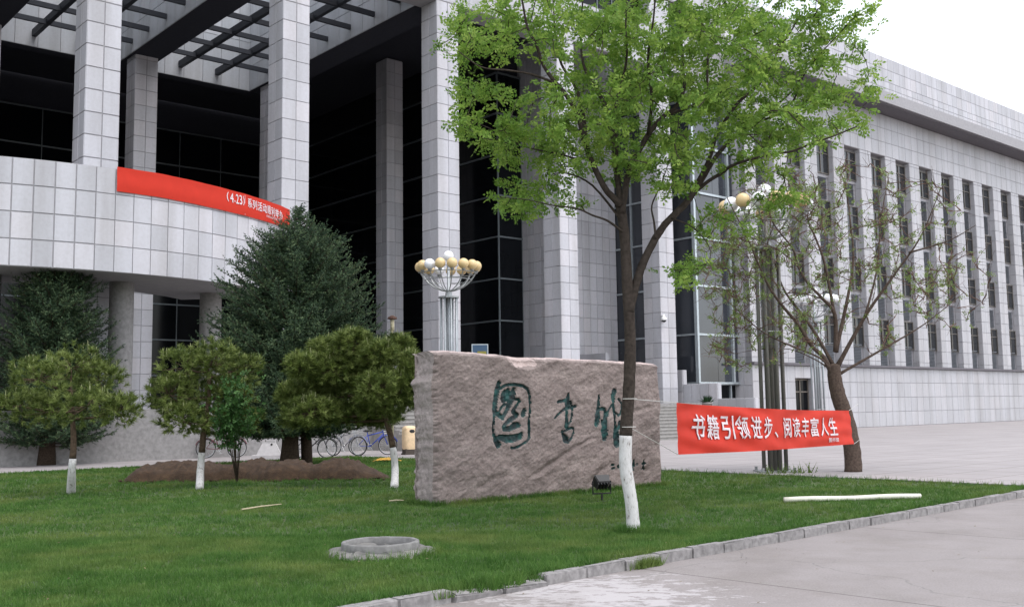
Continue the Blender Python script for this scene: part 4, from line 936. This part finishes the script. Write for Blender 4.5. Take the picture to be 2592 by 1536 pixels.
def attach(nodes, attr, maxlen=9):
    """join every attractor to the nearest node, nearest first, so that twigs branch from twigs"""
    nodes = [Vector(n_) for n_ in nodes]; A = list(attr); res = []
    arr = np.array([tuple(n_) for n_ in nodes])
    P = np.array([tuple(a) for a in A]); left = np.ones(len(P), bool)
    best = np.full(len(P), 1e9); bi = np.zeros(len(P), int)
    for i, n_ in enumerate(arr):
        d = np.linalg.norm(P-n_, axis=1); h = d < best; best[h] = d[h]; bi[h] = i
    nl = list(arr)
    while left.any():
        c = np.where(left, best, 1e9); k = int(c.argmin())
        if best[k] > maxlen: break
        left[k] = False; s0 = Vector(nl[bi[k]]); e0 = Vector(P[k]); res.append((s0, e0))
        for f_ in (.5, 1.0):
            q = np.array(s0.lerp(e0, f_)); nl.append(q); d = np.linalg.norm(P-q, axis=1); h = d < best-.02; best[h] = d[h]; bi[h] = len(nl)-1
    return res
def twig_mesh(mb, pairs, r0, r1, sag=.08, n=4):
    for s0, e0 in pairs:
        d = e0-s0; L_ = d.length; md = s0.lerp(e0, .5)+Vector((random.uniform(-1, 1), random.uniform(-1, 1), random.uniform(-.3, 1)))*sag*L_
        rr_ = r0*min(1.6, .6+L_); mb.tube([s0, md, e0], [rr_, rr_*.7, r1], n, False)

# ------------------------------------------------ the locust in front of the boulder
DT = 12.77
def px_path(lst, D0, D1_):
    return [at(x, y, D0+(D1_-D0)*i/(len(lst)-1)) for i, (x, y) in enumerate(lst)]
LT = empty('locust_tree', tuple(on_ground(1604, 1348))); root = LT.location.copy()
tag(LT, 'fresh green locust tree with whitewashed crooked trunk in front of the boulder', 'tree')
def loc(pts): return [p-root for p in pts]
trunk_px = [(1605, 1352), (1603, 1330), (1600, 1290), (1594, 1245), (1586, 1200), (1583, 1160), (1584, 1102)]
up_px = [(1584, 1102), (1588, 1040), (1592, 980), (1595, 900), (1594, 820), (1589, 745), (1585, 660), (1580, 590), (1570, 520)]
wp = smooth_path(px_path(trunk_px, DT, DT), 5); lowr = [.094-.016*min(1, i/8) for i in range(len(wp))]; lowr[0] = .115; lowr[1] = .103
MB().tube(loc(wp), lowr, 14, True, .03).build('whitewashed_trunk', LIME, LT, True)
upp = smooth_path(px_path(up_px, DT, DT+.05), 5)
limb = MB(); limb.tube(loc(upp), [.078-.016*i/len(upp) for i in range(len(upp))], 12, True, .05)
limbs = [  # pixels, start/end depth offset, start/end radius
 ([(1594, 790), (1601, 752), (1617, 695), (1635, 650), (1658, 605), (1684, 567), (1711, 540), (1737, 514), (1764, 475)], 0, .35, .058, .040),
 ([(1764, 475), (1785, 442), (1810, 400), (1836, 369), (1858, 346), (1887, 326), (1915, 312), (1960, 272), (2010, 225), (2040, 170)], .35, 1.1, .036, .010),
 ([(1750, 495), (1793, 459), (1830, 437), (1847, 423), (1884, 408), (1955, 391), (2006, 383), (2054, 363), (2107, 346), (2170, 320)], .35, -.5, .026, .008),
 ([(1751, 490), (1793, 408), (1813, 343), (1833, 310), (1867, 262), (1920, 215), (1954, 163), (1973, 122), (1999, 85), (2025, 40)], .35, .3, .032, .008),
 ([(1920, 310), (1975, 285), (2010, 252), (2032, 196), (2073, 141), (2130, 80)], .8, .2, .016, .006),
 ([(1570, 520), (1550, 498), (1532, 478), (1502, 419), (1480, 360), (1465, 297), (1450, 267), (1421, 226), (1395, 196), (1372, 159), (1358, 115), (1335, 70), (1321, 0), (1300, -80)], 0, -.6, .046, .010),
 ([(1487, 372), (1473, 274), (1450, 208), (1421, 163), (1406, 93), (1400, 0), (1390, -110)], -.2, .7, .026, .007),
 ([(1412, 214), (1347, 189), (1280, 178), (1217, 170), (1160, 130)], -.4, -.9, .018, .005),
 ([(1490, 400), (1458, 402), (1413, 389), (1328, 371), (1250, 330), (1190, 305)], -.1, .5, .017, .005),
 ([(1570, 520), (1562, 440), (1550, 340), (1535, 274), (1498, 208), (1476, 160), (1470, 80), (1480, -60)], 0, .9, .042, .009),
 ([(1562, 430), (1560, 350), (1558, 274), (1580, 185), (1587, 130), (1584, 60), (1590, -100)], .1, -.7, .026, .008),
 ([(1574, 540), (1590, 440), (1610, 395), (1645, 335), (1680, 295), (1710, 272), (1732, 222), (1728, 167), (1723, 74), (1722, -30), (1735, -160)], 0, .5, .044, .009),
 ([(1690, 290), (1765, 263), (1788, 233), (1791, 167), (1797, 110), (1820, 20), (1840, -90)], .2, 1.1, .024, .008),
 ([(1640, 340), (1650, 250), (1640, 150), (1655, 40), (1665, -120)], .1, -1.1, .024, .008),
 ([(1580, 590), (1540, 560), (1500, 545), (1460, 528), (1400, 520), (1330, 505), (1265, 500)], 0, -.5, .017, .004),
 ([(1660, 603), (1655, 560), (1650, 520), (1672, 470), (1690, 420)], .1, .6, .016, .005),
 ([(1700, 552), (1760, 580), (1800, 640), (1770, 690)], .2, -.3, .010, .004),
 ([(1575, 560), (1500, 470), (1440, 440), (1400, 440)], 0, .8, .018, .005)]
nodes = []
for lst, d0, d1_, r0, r1 in limbs:
    P = smooth_path(px_path(lst, DT+d0, DT+d1_), 4); limb.tube(loc(P), [r0+(r1-r0)*i/(len(P)-1) for i in range(len(P))], 7, True, .06)
    nodes += P[4:]
limb.build('trunk', BARK, LT, True)
blobs = [  # px centre, radii, number of attractors
 (1250, 75, 110, 75, 42), (1360, 45, 120, 80, 42), (1150, 120, 55, 60, 10), (1200, 190, 60, 40, 7), (1215, 235, 70, 28, 14), (1230, 318, 85, 38, 28), (1390, 285, 90, 90, 42), (1330, 385, 90, 40, 26),
 (1305, 505, 65, 50, 24), (1430, 430, 70, 70, 20), (1400, 510, 80, 40, 10), (1500, 110, 140, 120, 70), (1470, 330, 80, 90, 22), (1650, 120, 150, 130, 90), (1610, 320, 130, 100, 52), (1560, 410, 90, 50, 20),
 (1690, 390, 90, 50, 26), (1800, 140, 150, 130, 85), (1830, 290, 120, 70, 44), (1960, 170, 130, 120, 70), (2050, 270, 90, 90, 34), (2080, 100, 90, 110, 26), (1985, 350, 100, 40, 22), (1960, 430, 60, 30, 8), (1935, 510, 60, 25, 7), (1990, 490, 40, 25, 5), (1850, 560, 40, 30, 5),
 (1700, 470, 60, 30, 10), (1745, 690, 45, 28, 12), (1790, 590, 45, 60, 7), (2140, 200, 90, 150, 26), (1880, 420, 60, 30, 8),
 (1400, -120, 200, 110, 50), (1650, -150, 240, 120, 60), (1900, -110, 220, 120, 60), (2100, -40, 140, 120, 34), (1720, 240, 140, 70, 30), (1900, 60, 140, 70, 34), (1560, 230, 110, 90, 26), (1950, 300, 90, 50, 20)]
attr = []
for cx_, cy_, rx, ry, n_ in blobs:
    for _ in range(int(n_*(.62 if cx_ < 1460 else .74))):
        while True:
            a, c_, e = random.uniform(-1, 1), random.uniform(-1, 1), random.uniform(-1, 1)
            if a*a+c_*c_ <= 1: break
        lay = 1.5 if 1350 < cx_ < 2050 and cy_ < 400 else .8
        attr.append(at(cx_+a*rx, cy_+c_*ry, DT+.5+e*lay))
pairs = attach(nodes, attr, 3.0)
tw = MB(); twig_mesh(tw, [(a-root, c_-root) for a, c_ in pairs], .009, .003, .10); tw.build('twigs', BARK, LT)['kind'] = 'stuff'
bs, ax, ln = [], [], []
for s0, e0 in pairs:
    d = (e0-s0); L_ = d.length; dn = d.normalized() if L_ > 1e-4 else UP
    k = random.randint(6, 13)
    for _ in range(k):
        f_ = random.uniform(.6, 1.05) if L_ < .5 else 1-random.uniform(-.03, .2)/L_; p = s0+d*f_+Vector((random.gauss(0, .085), random.gauss(0, .085), random.gauss(0, .04)))
        q = (dn*.7+Vector((random.gauss(0, .8), random.gauss(0, .8), random.gauss(0, .35)))).normalized()
        bs.append(p-root); ax.append(q); ln.append(random.uniform(.09, .16))
Vq, F, TN = compound_leaves(np.array([tuple(x) for x in bs]), np.array([tuple(x) for x in ax]), np.array(ln), 9, .060, .0165)
np_object('crown', Vq, F, LOCL, LT, tint=TN)

# ------------------------------------------------ the sparse tree beside the plaza
D2T = 23.6
ST = empty('budding_tree', tuple(on_ground(2158, 1190, -.012))); root2 = ST.location.copy(); tag(ST, 'sparse budding tree with dark spreading branches at the right of the plaza', 'tree')
def loc2(pts): return [p-root2 for p in pts]
tk = smooth_path([at(2160, 1194, D2T), at(2156, 1130, D2T), at(2142, 1060, D2T), at(2122, 1000, D2T), at(2112, 950, D2T), at(2110, 920, D2T)], 5)
lb2 = MB(); lb2.tube(loc2(tk), [.20-.06*i/len(tk)-(.08 if i == len(tk)-1 else 0) for i in range(len(tk))], 14, True, .06)
limbs2 = [([(2112, 960), (2085, 905), (2054, 875), (2020, 821), (1977, 770), (1946, 725), (1921, 671), (1895, 610), (1868, 555), (1840, 500)], 0, -1.2, .10, .014),
 ([(2110, 925), (2062, 841), (2023, 787), (1986, 736), (1966, 683), (1950, 620), (1930, 560), (1905, 500)], 0, .8, .07, .012),
 ([(2115, 890), (2113, 796), (2082, 756), (2045, 717), (2020, 674), (2006, 629), (1960, 570), (1940, 520), (1925, 470)], 0, -.4, .085, .012),
 ([(2113, 800), (2088, 670), (2065, 604), (2045, 558), (2048, 513), (2040, 476), (2020, 440)], 0, .6, .06, .010),
 ([(2100, 940), (2076, 906), (1983, 867), (1921, 833), (1864, 782), (1820, 740)], 0, -1.4, .05, .008),
 ([(2095, 930), (2062, 909), (2000, 884), (1926, 884), (1858, 895)], 0, .5, .03, .006),
 ([(2115, 890), (2140, 780), (2160, 660), (2150, 540), (2135, 430)], 0, 1.2, .09, .012),
 ([(2118, 930), (2190, 800), (2260, 700), (2330, 600), (2380, 480)], 0, -.8, .09, .012),
 ([(2190, 800), (2220, 680), (2230, 560), (2250, 440)], -.3, .8, .05, .010),
 ([(2118, 950), (2240, 880), (2340, 820), (2440, 740)], 0, .8, .06, .010), ([(2300, 640), (2400, 610), (2470, 570)], -.6, -1.4, .04, .008),
 ([(2082, 756), (2010, 740), (1950, 760), (1900, 770)], -.2, 1.2, .03, .006), ([(2020, 674), (1980, 640), (1900, 600), (1830, 590)], -.3, -1.2, .03, .006)]
nodes2 = []
for lst, d0, d1_, r0, r1 in limbs2:
    P = smooth_path(px_path(lst, D2T+d0, D2T+d1_), 4); lb2.tube(loc2(P), [.72*(r0+(r1-r0)*(i/(len(P)-1))**.55) for i in range(len(P))], 7, True, .06); nodes2 += P[3:]
lb2.build('trunk', BARK2, ST, True)
attr2 = []
for cx_, cy_, rx, ry, n_ in ((1900, 600, 110, 130, 90), (1850, 720, 90, 120, 70), (1980, 560, 110, 120, 90), (1960, 760, 110, 110, 75), (1880, 880, 100, 60, 40), (2060, 640, 80, 140, 70), (2080, 480, 70, 70, 30), (2180, 560, 110, 160, 80), (2320, 600, 130, 160, 80), (2400, 720, 110, 110, 50), (2230, 780, 130, 110, 50), (1810, 640, 60, 100, 26), (2030, 850, 60, 60, 26)):
    for _ in range(n_):
        a, rr_ = random.uniform(0, 2*math.pi), math.sqrt(random.random()); attr2.append(at(cx_+rx*rr_*math.cos(a), cy_+ry*rr_*math.sin(a), D2T+random.uniform(-1.5, 1.5)))
pairs2 = attach(nodes2, attr2, 3.0)
tw = MB(); twig_mesh(tw, [(a-root2, c_-root2) for a, c_ in pairs2], .014, .005, .14)
for s0, e0 in pairs2:
    for _ in range(3):
        p = s0.lerp(e0, random.uniform(.2, 1)); q = p+Vector((random.gauss(0, .17), random.gauss(0, .17), random.gauss(.08, .15))); tw.tube([p-root2, q-root2], [.006, .003], 3, False)
tw.build('twigs', TWIG, ST)['kind'] = 'stuff'
bs, ax, ln = [], [], []
for s0, e0 in pairs2:
    dens = 3 if e0.x > 7.2 else (4 if e0.x < 5.2 else 3)
    for _ in range(random.randint(0, dens+2)):
        p = s0.lerp(e0, random.uniform(.5, 1.1))+Vector((random.gauss(0, .07), random.gauss(0, .07), random.gauss(0, .07))); bs.append(p-root2); ax.append(rand_dir(1)[0]); ln.append(random.uniform(.08, .14))
Vq, F, TN = compound_leaves(np.array([tuple(x) for x in bs]), np.array(ax), np.array(ln), 7, .055, .018)
np_object('crown', Vq, F, LOCL2, ST, tint=TN)

# ------------------------------------------------ conifers
def needles(base, axis, n_per, nlen, nwid, spread, along):
    """shoots: base (n,3), axis (n,3) unit; along = shoot length; n_per needles each a thin triangle"""
    n = len(base); b2 = np.repeat(base, n_per, 0); a2 = np.repeat(axis, n_per, 0); f_ = RNG.uniform(0, 1, (n*n_per, 1)); al = np.repeat(along, n_per)[:, None]
    o_ = b2+a2*al*f_; rd = rand_dir(n*n_per); rd = norm(rd-a2*(rd*a2).sum(1, keepdims=True)); d = norm(a2*(1-spread)+rd*spread)
    w_ = norm(np.cross(d, rand_dir(n*n_per)))*nwid; L_ = nlen*RNG.uniform(.7, 1.2, (n*n_per, 1))
    Vq = np.stack([o_-w_, o_+w_, o_+d*L_], 1).reshape(-1, 3); return Vq, np.arange(len(Vq)).reshape(-1, 3), np.repeat(np.repeat(RNG.uniform(0, 1, n)**1.4, n_per), 3)
def spruce(name, base, H, Rm, zlow, label, seed, dens=1.0, twin=True):
    rr_ = random.Random(seed); K = empty(name, base); tag(K, label, 'tree')
    MB().tube([(0, 0, -.1), (.02, 0, .6), (.08, .02, H*.5), (.24, 0, H-.1)], [.30, .23, .12, .015], 12, True, .05).build('trunk', BARKS, K, True)
    if twin: MB().tube([(.42, .35, -.1), (.40, .3, .7), (.25, .2, 2.2), (.1, .1, 3.5)], [.17, .15, .09, .03], 10, True, .05).build('second_trunk', BARKS, K, True)
    br_ = MB(); bs, ax, al = [], [], []
    z = zlow
    while z < H-.05:
        f_ = (z-zlow)/(H-zlow); R_ = Rm*(1-f_)**.62*(.95 if f_ > .15 else .86+.60*f_)*min(1, (1-f_)/.25)**.8+.04
        nb_ = max(3, int((8+9*(1-f_))*dens)); off = rr_.uniform(0, 6.28)
        for k in range(nb_):
            a = off+2*math.pi*k/nb_+rr_.uniform(-.2, .2); L_ = R_*rr_.uniform(.72, 1.1); zz_ = z+rr_.uniform(-.1, .1)
            tilt = -.14+.75*f_
            pts = []
            for q in range(6):
                u_ = q/5; pts.append(Vector((math.cos(a)*L_*u_+.24*f_, math.sin(a)*L_*u_, zz_+L_*(tilt*u_+.30*u_*u_*(1-f_*.5)) - .05*u_)))
            br_.tube(pts, [.028*(1-.8*q/5) for q in range(6)], 4, False)
            ns = max(4, int(L_*19))
            for q in range(ns):
                u_ = .22+.78*(q+rr_.random())/ns; i = min(4, int(u_*5)); p = pts[i].lerp(pts[i+1], u_*5-i); dr = (pts[i+1]-pts[i]).normalized()
                sd_ = dr.cross(UP).normalized()*(1 if q % 2 else -1)
                tl = (.16+.44*(1-u_))*min(1, L_)*rr_.uniform(.6, 1.2)
                d = (dr*.75+sd_*rr_.uniform(.4, 1.1)+UP*rr_.uniform(-.25, .35)).normalized()
                nsh = max(1, int(tl/.09))
                for e in range(nsh):
                    c_ = p+d*(tl*e/nsh)
                    bs.append(c_); ax.append((d+Vector((rr_.gauss(0, .45), rr_.gauss(0, .45), rr_.gauss(.12, .35)))).normalized()); al.append(rr_.uniform(.12, .22))
            bs.append(pts[-1]); ax.append((dr+UP*.5).normalized()); al.append(.22)
        z += .155+.075*(1-f_)
    for k in range(5): bs.append(Vector((.24, 0, H-.35+k*.07))); ax.append(Vector((rr_.gauss(0, .35), rr_.gauss(0, .35), 1)).normalized()); al.append(.3)
    br_.build('limbs', BARKS, K)['kind'] = 'stuff'
    Vq, F, TN = needles(np.array([tuple(x) for x in bs]), np.array([tuple(x) for x in ax]), 17, .046, .0125, .60, np.array(al))
    np_object('crown', Vq, F, SPRL, K, tint=TN); return K
spruce('spruce_tree', tuple(on_ground(733, 1180)), 7.35, 3.35, .95, 'large dark bluish green spruce in front of the round balcony', 5, 1.15)
spruce('spruce_tree', (-15.4, 33.0, 0), 7.2, 2.6, .7, 'second dark spruce beyond the pines at the far left', 9, .8, False)
def pine(base, lobes, trunk, D, label, seed, lime=True, ntuft=300, cand=5):
    rr_ = random.Random(seed); K = empty('pine_tree', tuple(base)); tag(K, label, 'tree'); rt = Vector(base)
    tp = smooth_path([Vector(p)-rt for p in trunk], 4); n_ = len(tp); kl = max(3, int(n_*.36)) if lime else 0
    rad = [.085-.05*i/(n_-1) for i in range(n_)]
    if lime: MB().tube(tp[:kl+1], rad[:kl+1], 10, True, .05).build('whitewashed_trunk', LIME, K, True)
    tb = MB(); tb.tube(tp[kl:], rad[kl:], 10, True, .06)
    bs, ax, al, cb = [], [], [], MB()
    for (cx_, cy_, rx, ry) in lobes:
        dd = rr_.uniform(-.95, .55); c_ = at(cx_, cy_, D+dd)-rt; sx = rx*1.05*D/FPX; sz = ry*1.04*D/FPX; sy = sx*.85
        near = min(tp, key=lambda p: (p-c_).length+(.5 if p.z > c_.z else 0)); tb.tube([near, near.lerp(c_, .5)+Vector((0, 0, -.05)), c_], [.03, .02, .01], 6, False)
        for k in range(ntuft):
            d = Vector((rr_.gauss(0, 1), rr_.gauss(0, 1), rr_.gauss(.25, 1))).normalized(); r_ = rr_.uniform(.45, 1.05)
            p = c_+Vector((d.x*sx*r_, d.y*sy*r_, d.z*sz*r_)); bs.append(p); a_ = (d*.7+UP*rr_.uniform(.2, 1.0)+Vector((rr_.gauss(0, .3), rr_.gauss(0, .3), 0))).normalized(); ax.append(a_); al.append(rr_.uniform(.06, .12))
            if k % 6 == 0: tb.tube([c_+(p-c_)*.2, p], [.008, .004], 3, False)
            if d.z > .55 and r_ > .8 and rr_.random() < cand*.06: cb.tube([p, p+UP*rr_.uniform(.10, .19)+Vector((rr_.gauss(0, .015), rr_.gauss(0, .015), 0))], [.009, .005], 4, True)
    tb.build('trunk', BARKP, K, True); cb.build('candles', CANL, K)['kind'] = 'stuff'
    Vq, F, TN = needles(np.array([tuple(x) for x in bs]), np.array([tuple(x) for x in ax]), 30, .110, .0062, .52, np.array(al))
    np_object('crown', Vq, F, PINL, K, tint=TN)
pine(on_ground(998, 1232), [(768, 930, 40, 28), (826, 896, 46, 34), (892, 874, 44, 34), (955, 900, 44, 30), (1006, 884, 34, 32), (1042, 935, 26, 38), (905, 925, 60, 36), (745, 1000, 40, 26), (760, 1062, 46, 24), (840, 935, 64, 44), (930, 950, 72, 44), (1015, 985, 46, 44), (800, 985, 66, 40), (960, 985, 60, 40), (770, 1010, 50, 34), (885, 1010, 85, 50), (975, 1025, 70, 36), (790, 1045, 62, 34), (870, 1052, 80, 30), (960, 1060, 50, 22)],
     [on_ground(998, 1234), at(1000, 1190, 21.3), at(996, 1143, 21.3), at(988, 1100, 21.3), at(972, 1050, 21.3), at(940, 980, 21.4), at(910, 920, 21.3)], 21.34, 'young golden green pine with leaning whitewashed trunk beside the boulder', 21)
pine(on_ground(505, 1236), [(600, 935, 62, 44), (540, 910, 70, 46), (470, 930, 70, 46), (585, 1000, 60, 46), (500, 1000, 80, 50), (430, 1000, 60, 44), (610, 1065, 52, 34), (540, 1070, 70, 36), (460, 1065, 60, 36)],
     [on_ground(505, 1238), at(508, 1180, 21.5), at(512, 1130, 21.5), at(520, 1060, 21.5), at(530, 990, 21.6), at(525, 930, 21.5)], 21.5, 'second young golden green pine at the left edge before the spruce', 22, True, 150)
pine(on_ground(180, 1250), [(250, 960, 70, 46), (180, 930, 80, 50), (100, 960, 70, 46), (220, 1030, 80, 46), (130, 1040, 80, 46), (60, 1030, 60, 40), (300, 1040, 50, 36)],
     [on_ground(180, 1250), at(182, 1190, 20.0), at(186, 1130, 20.0), at(184, 1060, 20.0), at(180, 990, 20.0)], 20.0, 'third young pine furthest left on the lawn', 23, True, 130)
# broadleaf sapling between the pines
sb = on_ground(600, 1222); SH = empty('broadleaf_sapling', tuple(sb)); tag(SH, 'slender sapling with bright green round leaves before the left pine', 'shrub')
stem = MB(); bs, ax, ln = [], [], []
for k in range(13):
    e = at(random.uniform(545, 672), random.uniform(960, 1105), 20.9+random.uniform(-.3, .3))-sb; mid = Vector((e.x*.35, e.y*.4, e.z*.55)); stem.tube([(0, 0, -.02), mid, e], [.014, .009, .004], 5, False)
    for q in range(46):
        f_ = random.uniform(.45, 1.05); p = mid.lerp(e, f_)+Vector((random.gauss(0, .11), random.gauss(0, .11), random.gauss(0, .09))); bs.append(p); ax.append(rand_dir(1)[0]); ln.append(random.uniform(.05, .09))
stem.build('stem', BARK2, SH); Vq, F, TN = compound_leaves(np.array([tuple(x) for x in bs]), np.array(ax), np.array(ln), 5, .06, .024); np_object('foliage', Vq, F, SHRL, SH, tint=TN)['kind'] = 'stuff'

# ------------------------------------------------ grass
GRM = leaf_mat('grass_blade', (.044, .114, .020), (.084, .185, .034), (.150, .245, .062), .4)
t = GRM.node_tree; b = t.nodes['Principled BSDF']
# dry, yellower patches across the lawn
src = b.inputs['Base Color'].links[0].from_socket
patch = noise_tex(t, world_pos(t, (1, 1, 0)), .55, 4, .6)
cm = mixc(t, ramp(t, patch, [(.46, (0, 0, 0)), (.68, (.8, .8, .8))]), src, (.205, .245, .070))
dk = noise_tex(t, world_pos(t, (1, 1, 0)), 1.7, 3, .6)
cm = mixc(t, 1.0, cm, ramp(t, dk, [(.3, (.55, .66, .55)), (.6, (1, 1, 1))]), 'MULTIPLY')
for l_ in list(t.links):
    if l_.from_socket == src and l_.to_node.type in ('BSDF_PRINCIPLED', 'BSDF_TRANSLUCENT'): t.links.remove(l_)
t.links.new(cm, b.inputs['Base Color'])
for nd in t.nodes:
    if nd.type == 'BSDF_TRANSLUCENT': t.links.new(cm, nd.inputs['Color'])
def lawn_points(n, dmin, dmax):
    """random points on the lawn between two distances from the eye"""
    out = []
    while sum(len(x) for x in out) < n:
        D = np.sqrt(RNG.uniform(dmin**2, dmax**2, n*2)); q = RNG.uniform(-.55, .52, n*2); x = q*D; y = D
        t_ = (x-P0.x)*D2.x+(y-P0.y)*D2.y; s_ = (x-P0.x)*D1.x+(y-P0.y)*D1.y
        ok = (t_ < -.8) & (s_ > kline(t_)+.0) & (s_ < -6.5)
        ok &= np.hypot(x-WL.location.x, y-WL.location.y) > .60
        bx = (x-BL.location.x)*D2.x+(y-BL.location.y)*D2.y; by = (x-BL.location.x)*D1.x+(y-BL.location.y)*D1.y
        ok &= ~((bx > .05) & (bx < 5.4) & (by > .03) & (by < .55))
        ok &= np.hypot(x-LT.location.x, y-LT.location.y) > .10
        out.append(np.stack([x[ok], y[ok]], 1))
    return np.concatenate(out)[:n]
Vg, Fg, base_i = [], [], 0
for (n, d0, d1_, nb_, hh, ww) in ((36000, 7.5, 13, 5, .041, .0042), (26000, 13, 19, 5, .048, .0058), (16000, 19, 28, 5, .060, .0085), (7000, 28, 40, 4, .065, .013)):
    P = lawn_points(n, d0, d1_); P3 = np.repeat(np.concatenate([P, np.zeros((n, 1))], 1), nb_, 0); m_ = len(P3)
    P3[:, :2] += RNG.normal(0, .018, (m_, 2))
    an = RNG.uniform(0, 2*np.pi, m_); sd_ = np.stack([np.cos(an), np.sin(an), np.zeros(m_)], 1)*ww*RNG.uniform(.7, 1.3, (m_, 1))
    h_ = hh*RNG.uniform(.45, 1.35, m_); le = RNG.normal(0, .45, (m_, 2))*h_[:, None]
    tip = P3+np.concatenate([le, h_[:, None]], 1); P3[:, 2] -= .01
    Vq = np.stack([P3-sd_, P3+sd_, tip], 1).reshape(-1, 3); Vg.append(Vq)
# taller fringe along the boulder's foot, the kerb, the trunk and the manhole
fr_pts = []
for k in range(900): fr_pts.append(BL.location+D2*random.uniform(-.1, 5.45)+D1*random.uniform(-.10, .0))
for k in range(160): fr_pts.append(BL.location+D1*random.uniform(-.05, .6)+D2*random.uniform(-.10, -.02))
for k in range(260): a = random.uniform(0, 6.28); fr_pts.append(LT.location+Vector((math.cos(a), math.sin(a), 0))*random.uniform(.09, .2))
for k in range(900): tq = random.uniform(-24, -.9); fr_pts.append(bw(tq, kline(tq)+random.uniform(-.01, .05), 0))
for k in range(200): a = random.uniform(0, 6.28); fr_pts.append(WL.location+Vector((math.cos(a), math.sin(a), 0))*random.uniform(.57, .68))
for k in range(260): tq = random.gauss(-13.75, .26); fr_pts.append(bw(tq, kline(tq)+random.uniform(-.15, .05), -.04))      # grass spilling over the sunken kerb stone
for k in range(120): tq = random.gauss(-11.75, .10); fr_pts.append(bw(tq, kline(tq)-.12+random.uniform(-.04, .0), -.085))
for k in range(300): fr_pts.append(bw(-.85+random.uniform(-.05, .06), random.uniform(-29, -8), 0))
P3 = np.repeat(np.array([tuple(p) for p in fr_pts]), 5, 0); m_ = len(P3); P3[:, :2] += RNG.normal(0, .015, (m_, 2))
an = RNG.uniform(0, 2*np.pi, m_); sd_ = np.stack([np.cos(an), np.sin(an), np.zeros(m_)], 1)*.0045
h_ = RNG.uniform(.05, .13, m_); tip = P3+np.concatenate([RNG.normal(0, .4, (m_, 2))*h_[:, None], h_[:, None]], 1)
Vg.append(np.stack([P3-sd_, P3+sd_, tip], 1).reshape(-1, 3))
Vg = np.concatenate(Vg); go = np_object('grass', Vg, np.arange(len(Vg)).reshape(-1, 3), GRM, tint=np.repeat(RNG.uniform(0, 1, len(Vg)//3), 3))
tag(go, 'short green lawn grass with yellowish patches around the boulder', 'grass', kind='stuff')
# weeds at the lamp foot
wd = MB()
for k in range(40):
    p = Vector((5.6+random.gauss(0, .35), 23.4+random.gauss(0, .12), -.01)); h_ = random.uniform(.08, .28); e = p+Vector((random.gauss(0, .08), random.gauss(0, .08), h_)); s_ = Vector((random.uniform(.008, .02), 0, 0)); wd.add([p-s_, p+s_, e], [(0, 1, 2)])
    for q in range(4): c_ = p.lerp(e, random.random()); r_ = rand_dir(1)[0]; f_ = Vector(r_)*.05; g_ = Vector((-r_[1], r_[0], 0))*.02; wd.add([c_, c_+f_*.5+g_, c_+f_, c_+f_*.5-g_], [(0, 1, 2, 3)])
tag(wd.build('weeds', LOCL2), 'small weeds growing at the foot of the big globe lamp', 'weeds', kind='stuff')

# ------------------------------------------------ a little litter of dry leaves and grit on the lawn and the road
lt = MB()
for k in range(330):
    D = math.sqrt(random.uniform(60, 420)); x = random.uniform(-.5, .5)*D; q = Vector((x, D, 0)); tq, sq = (q-P0).dot(D2), (q-P0).dot(D1)
    if sq > -7 or tq > 12: continue
    z = .035 if (sq > kline(tq) and tq < -.8) else (-.083 if sq < kline(tq)-.16 else None)
    if z is None: continue
    a = random.uniform(0, 6.28); l_ = random.uniform(.008, .022); u_ = Vector((math.cos(a), math.sin(a), random.uniform(-.2, .3)))*l_; v_ = Vector((-math.sin(a), math.cos(a), random.uniform(-.2, .3)))*l_*.5; c_ = Vector((x, D, z+.006))
    lt.add([c_-u_, c_+v_, c_+u_, c_-v_], [(0, 1, 2, 3)])
tag(lt.build('leaf_litter', leaf_mat('dry_litter', (.10, .07, .04), (.22, .17, .09), (.36, .30, .18), .1)), 'scattered dry leaf flecks on the lawn and road', 'litter', kind='stuff')
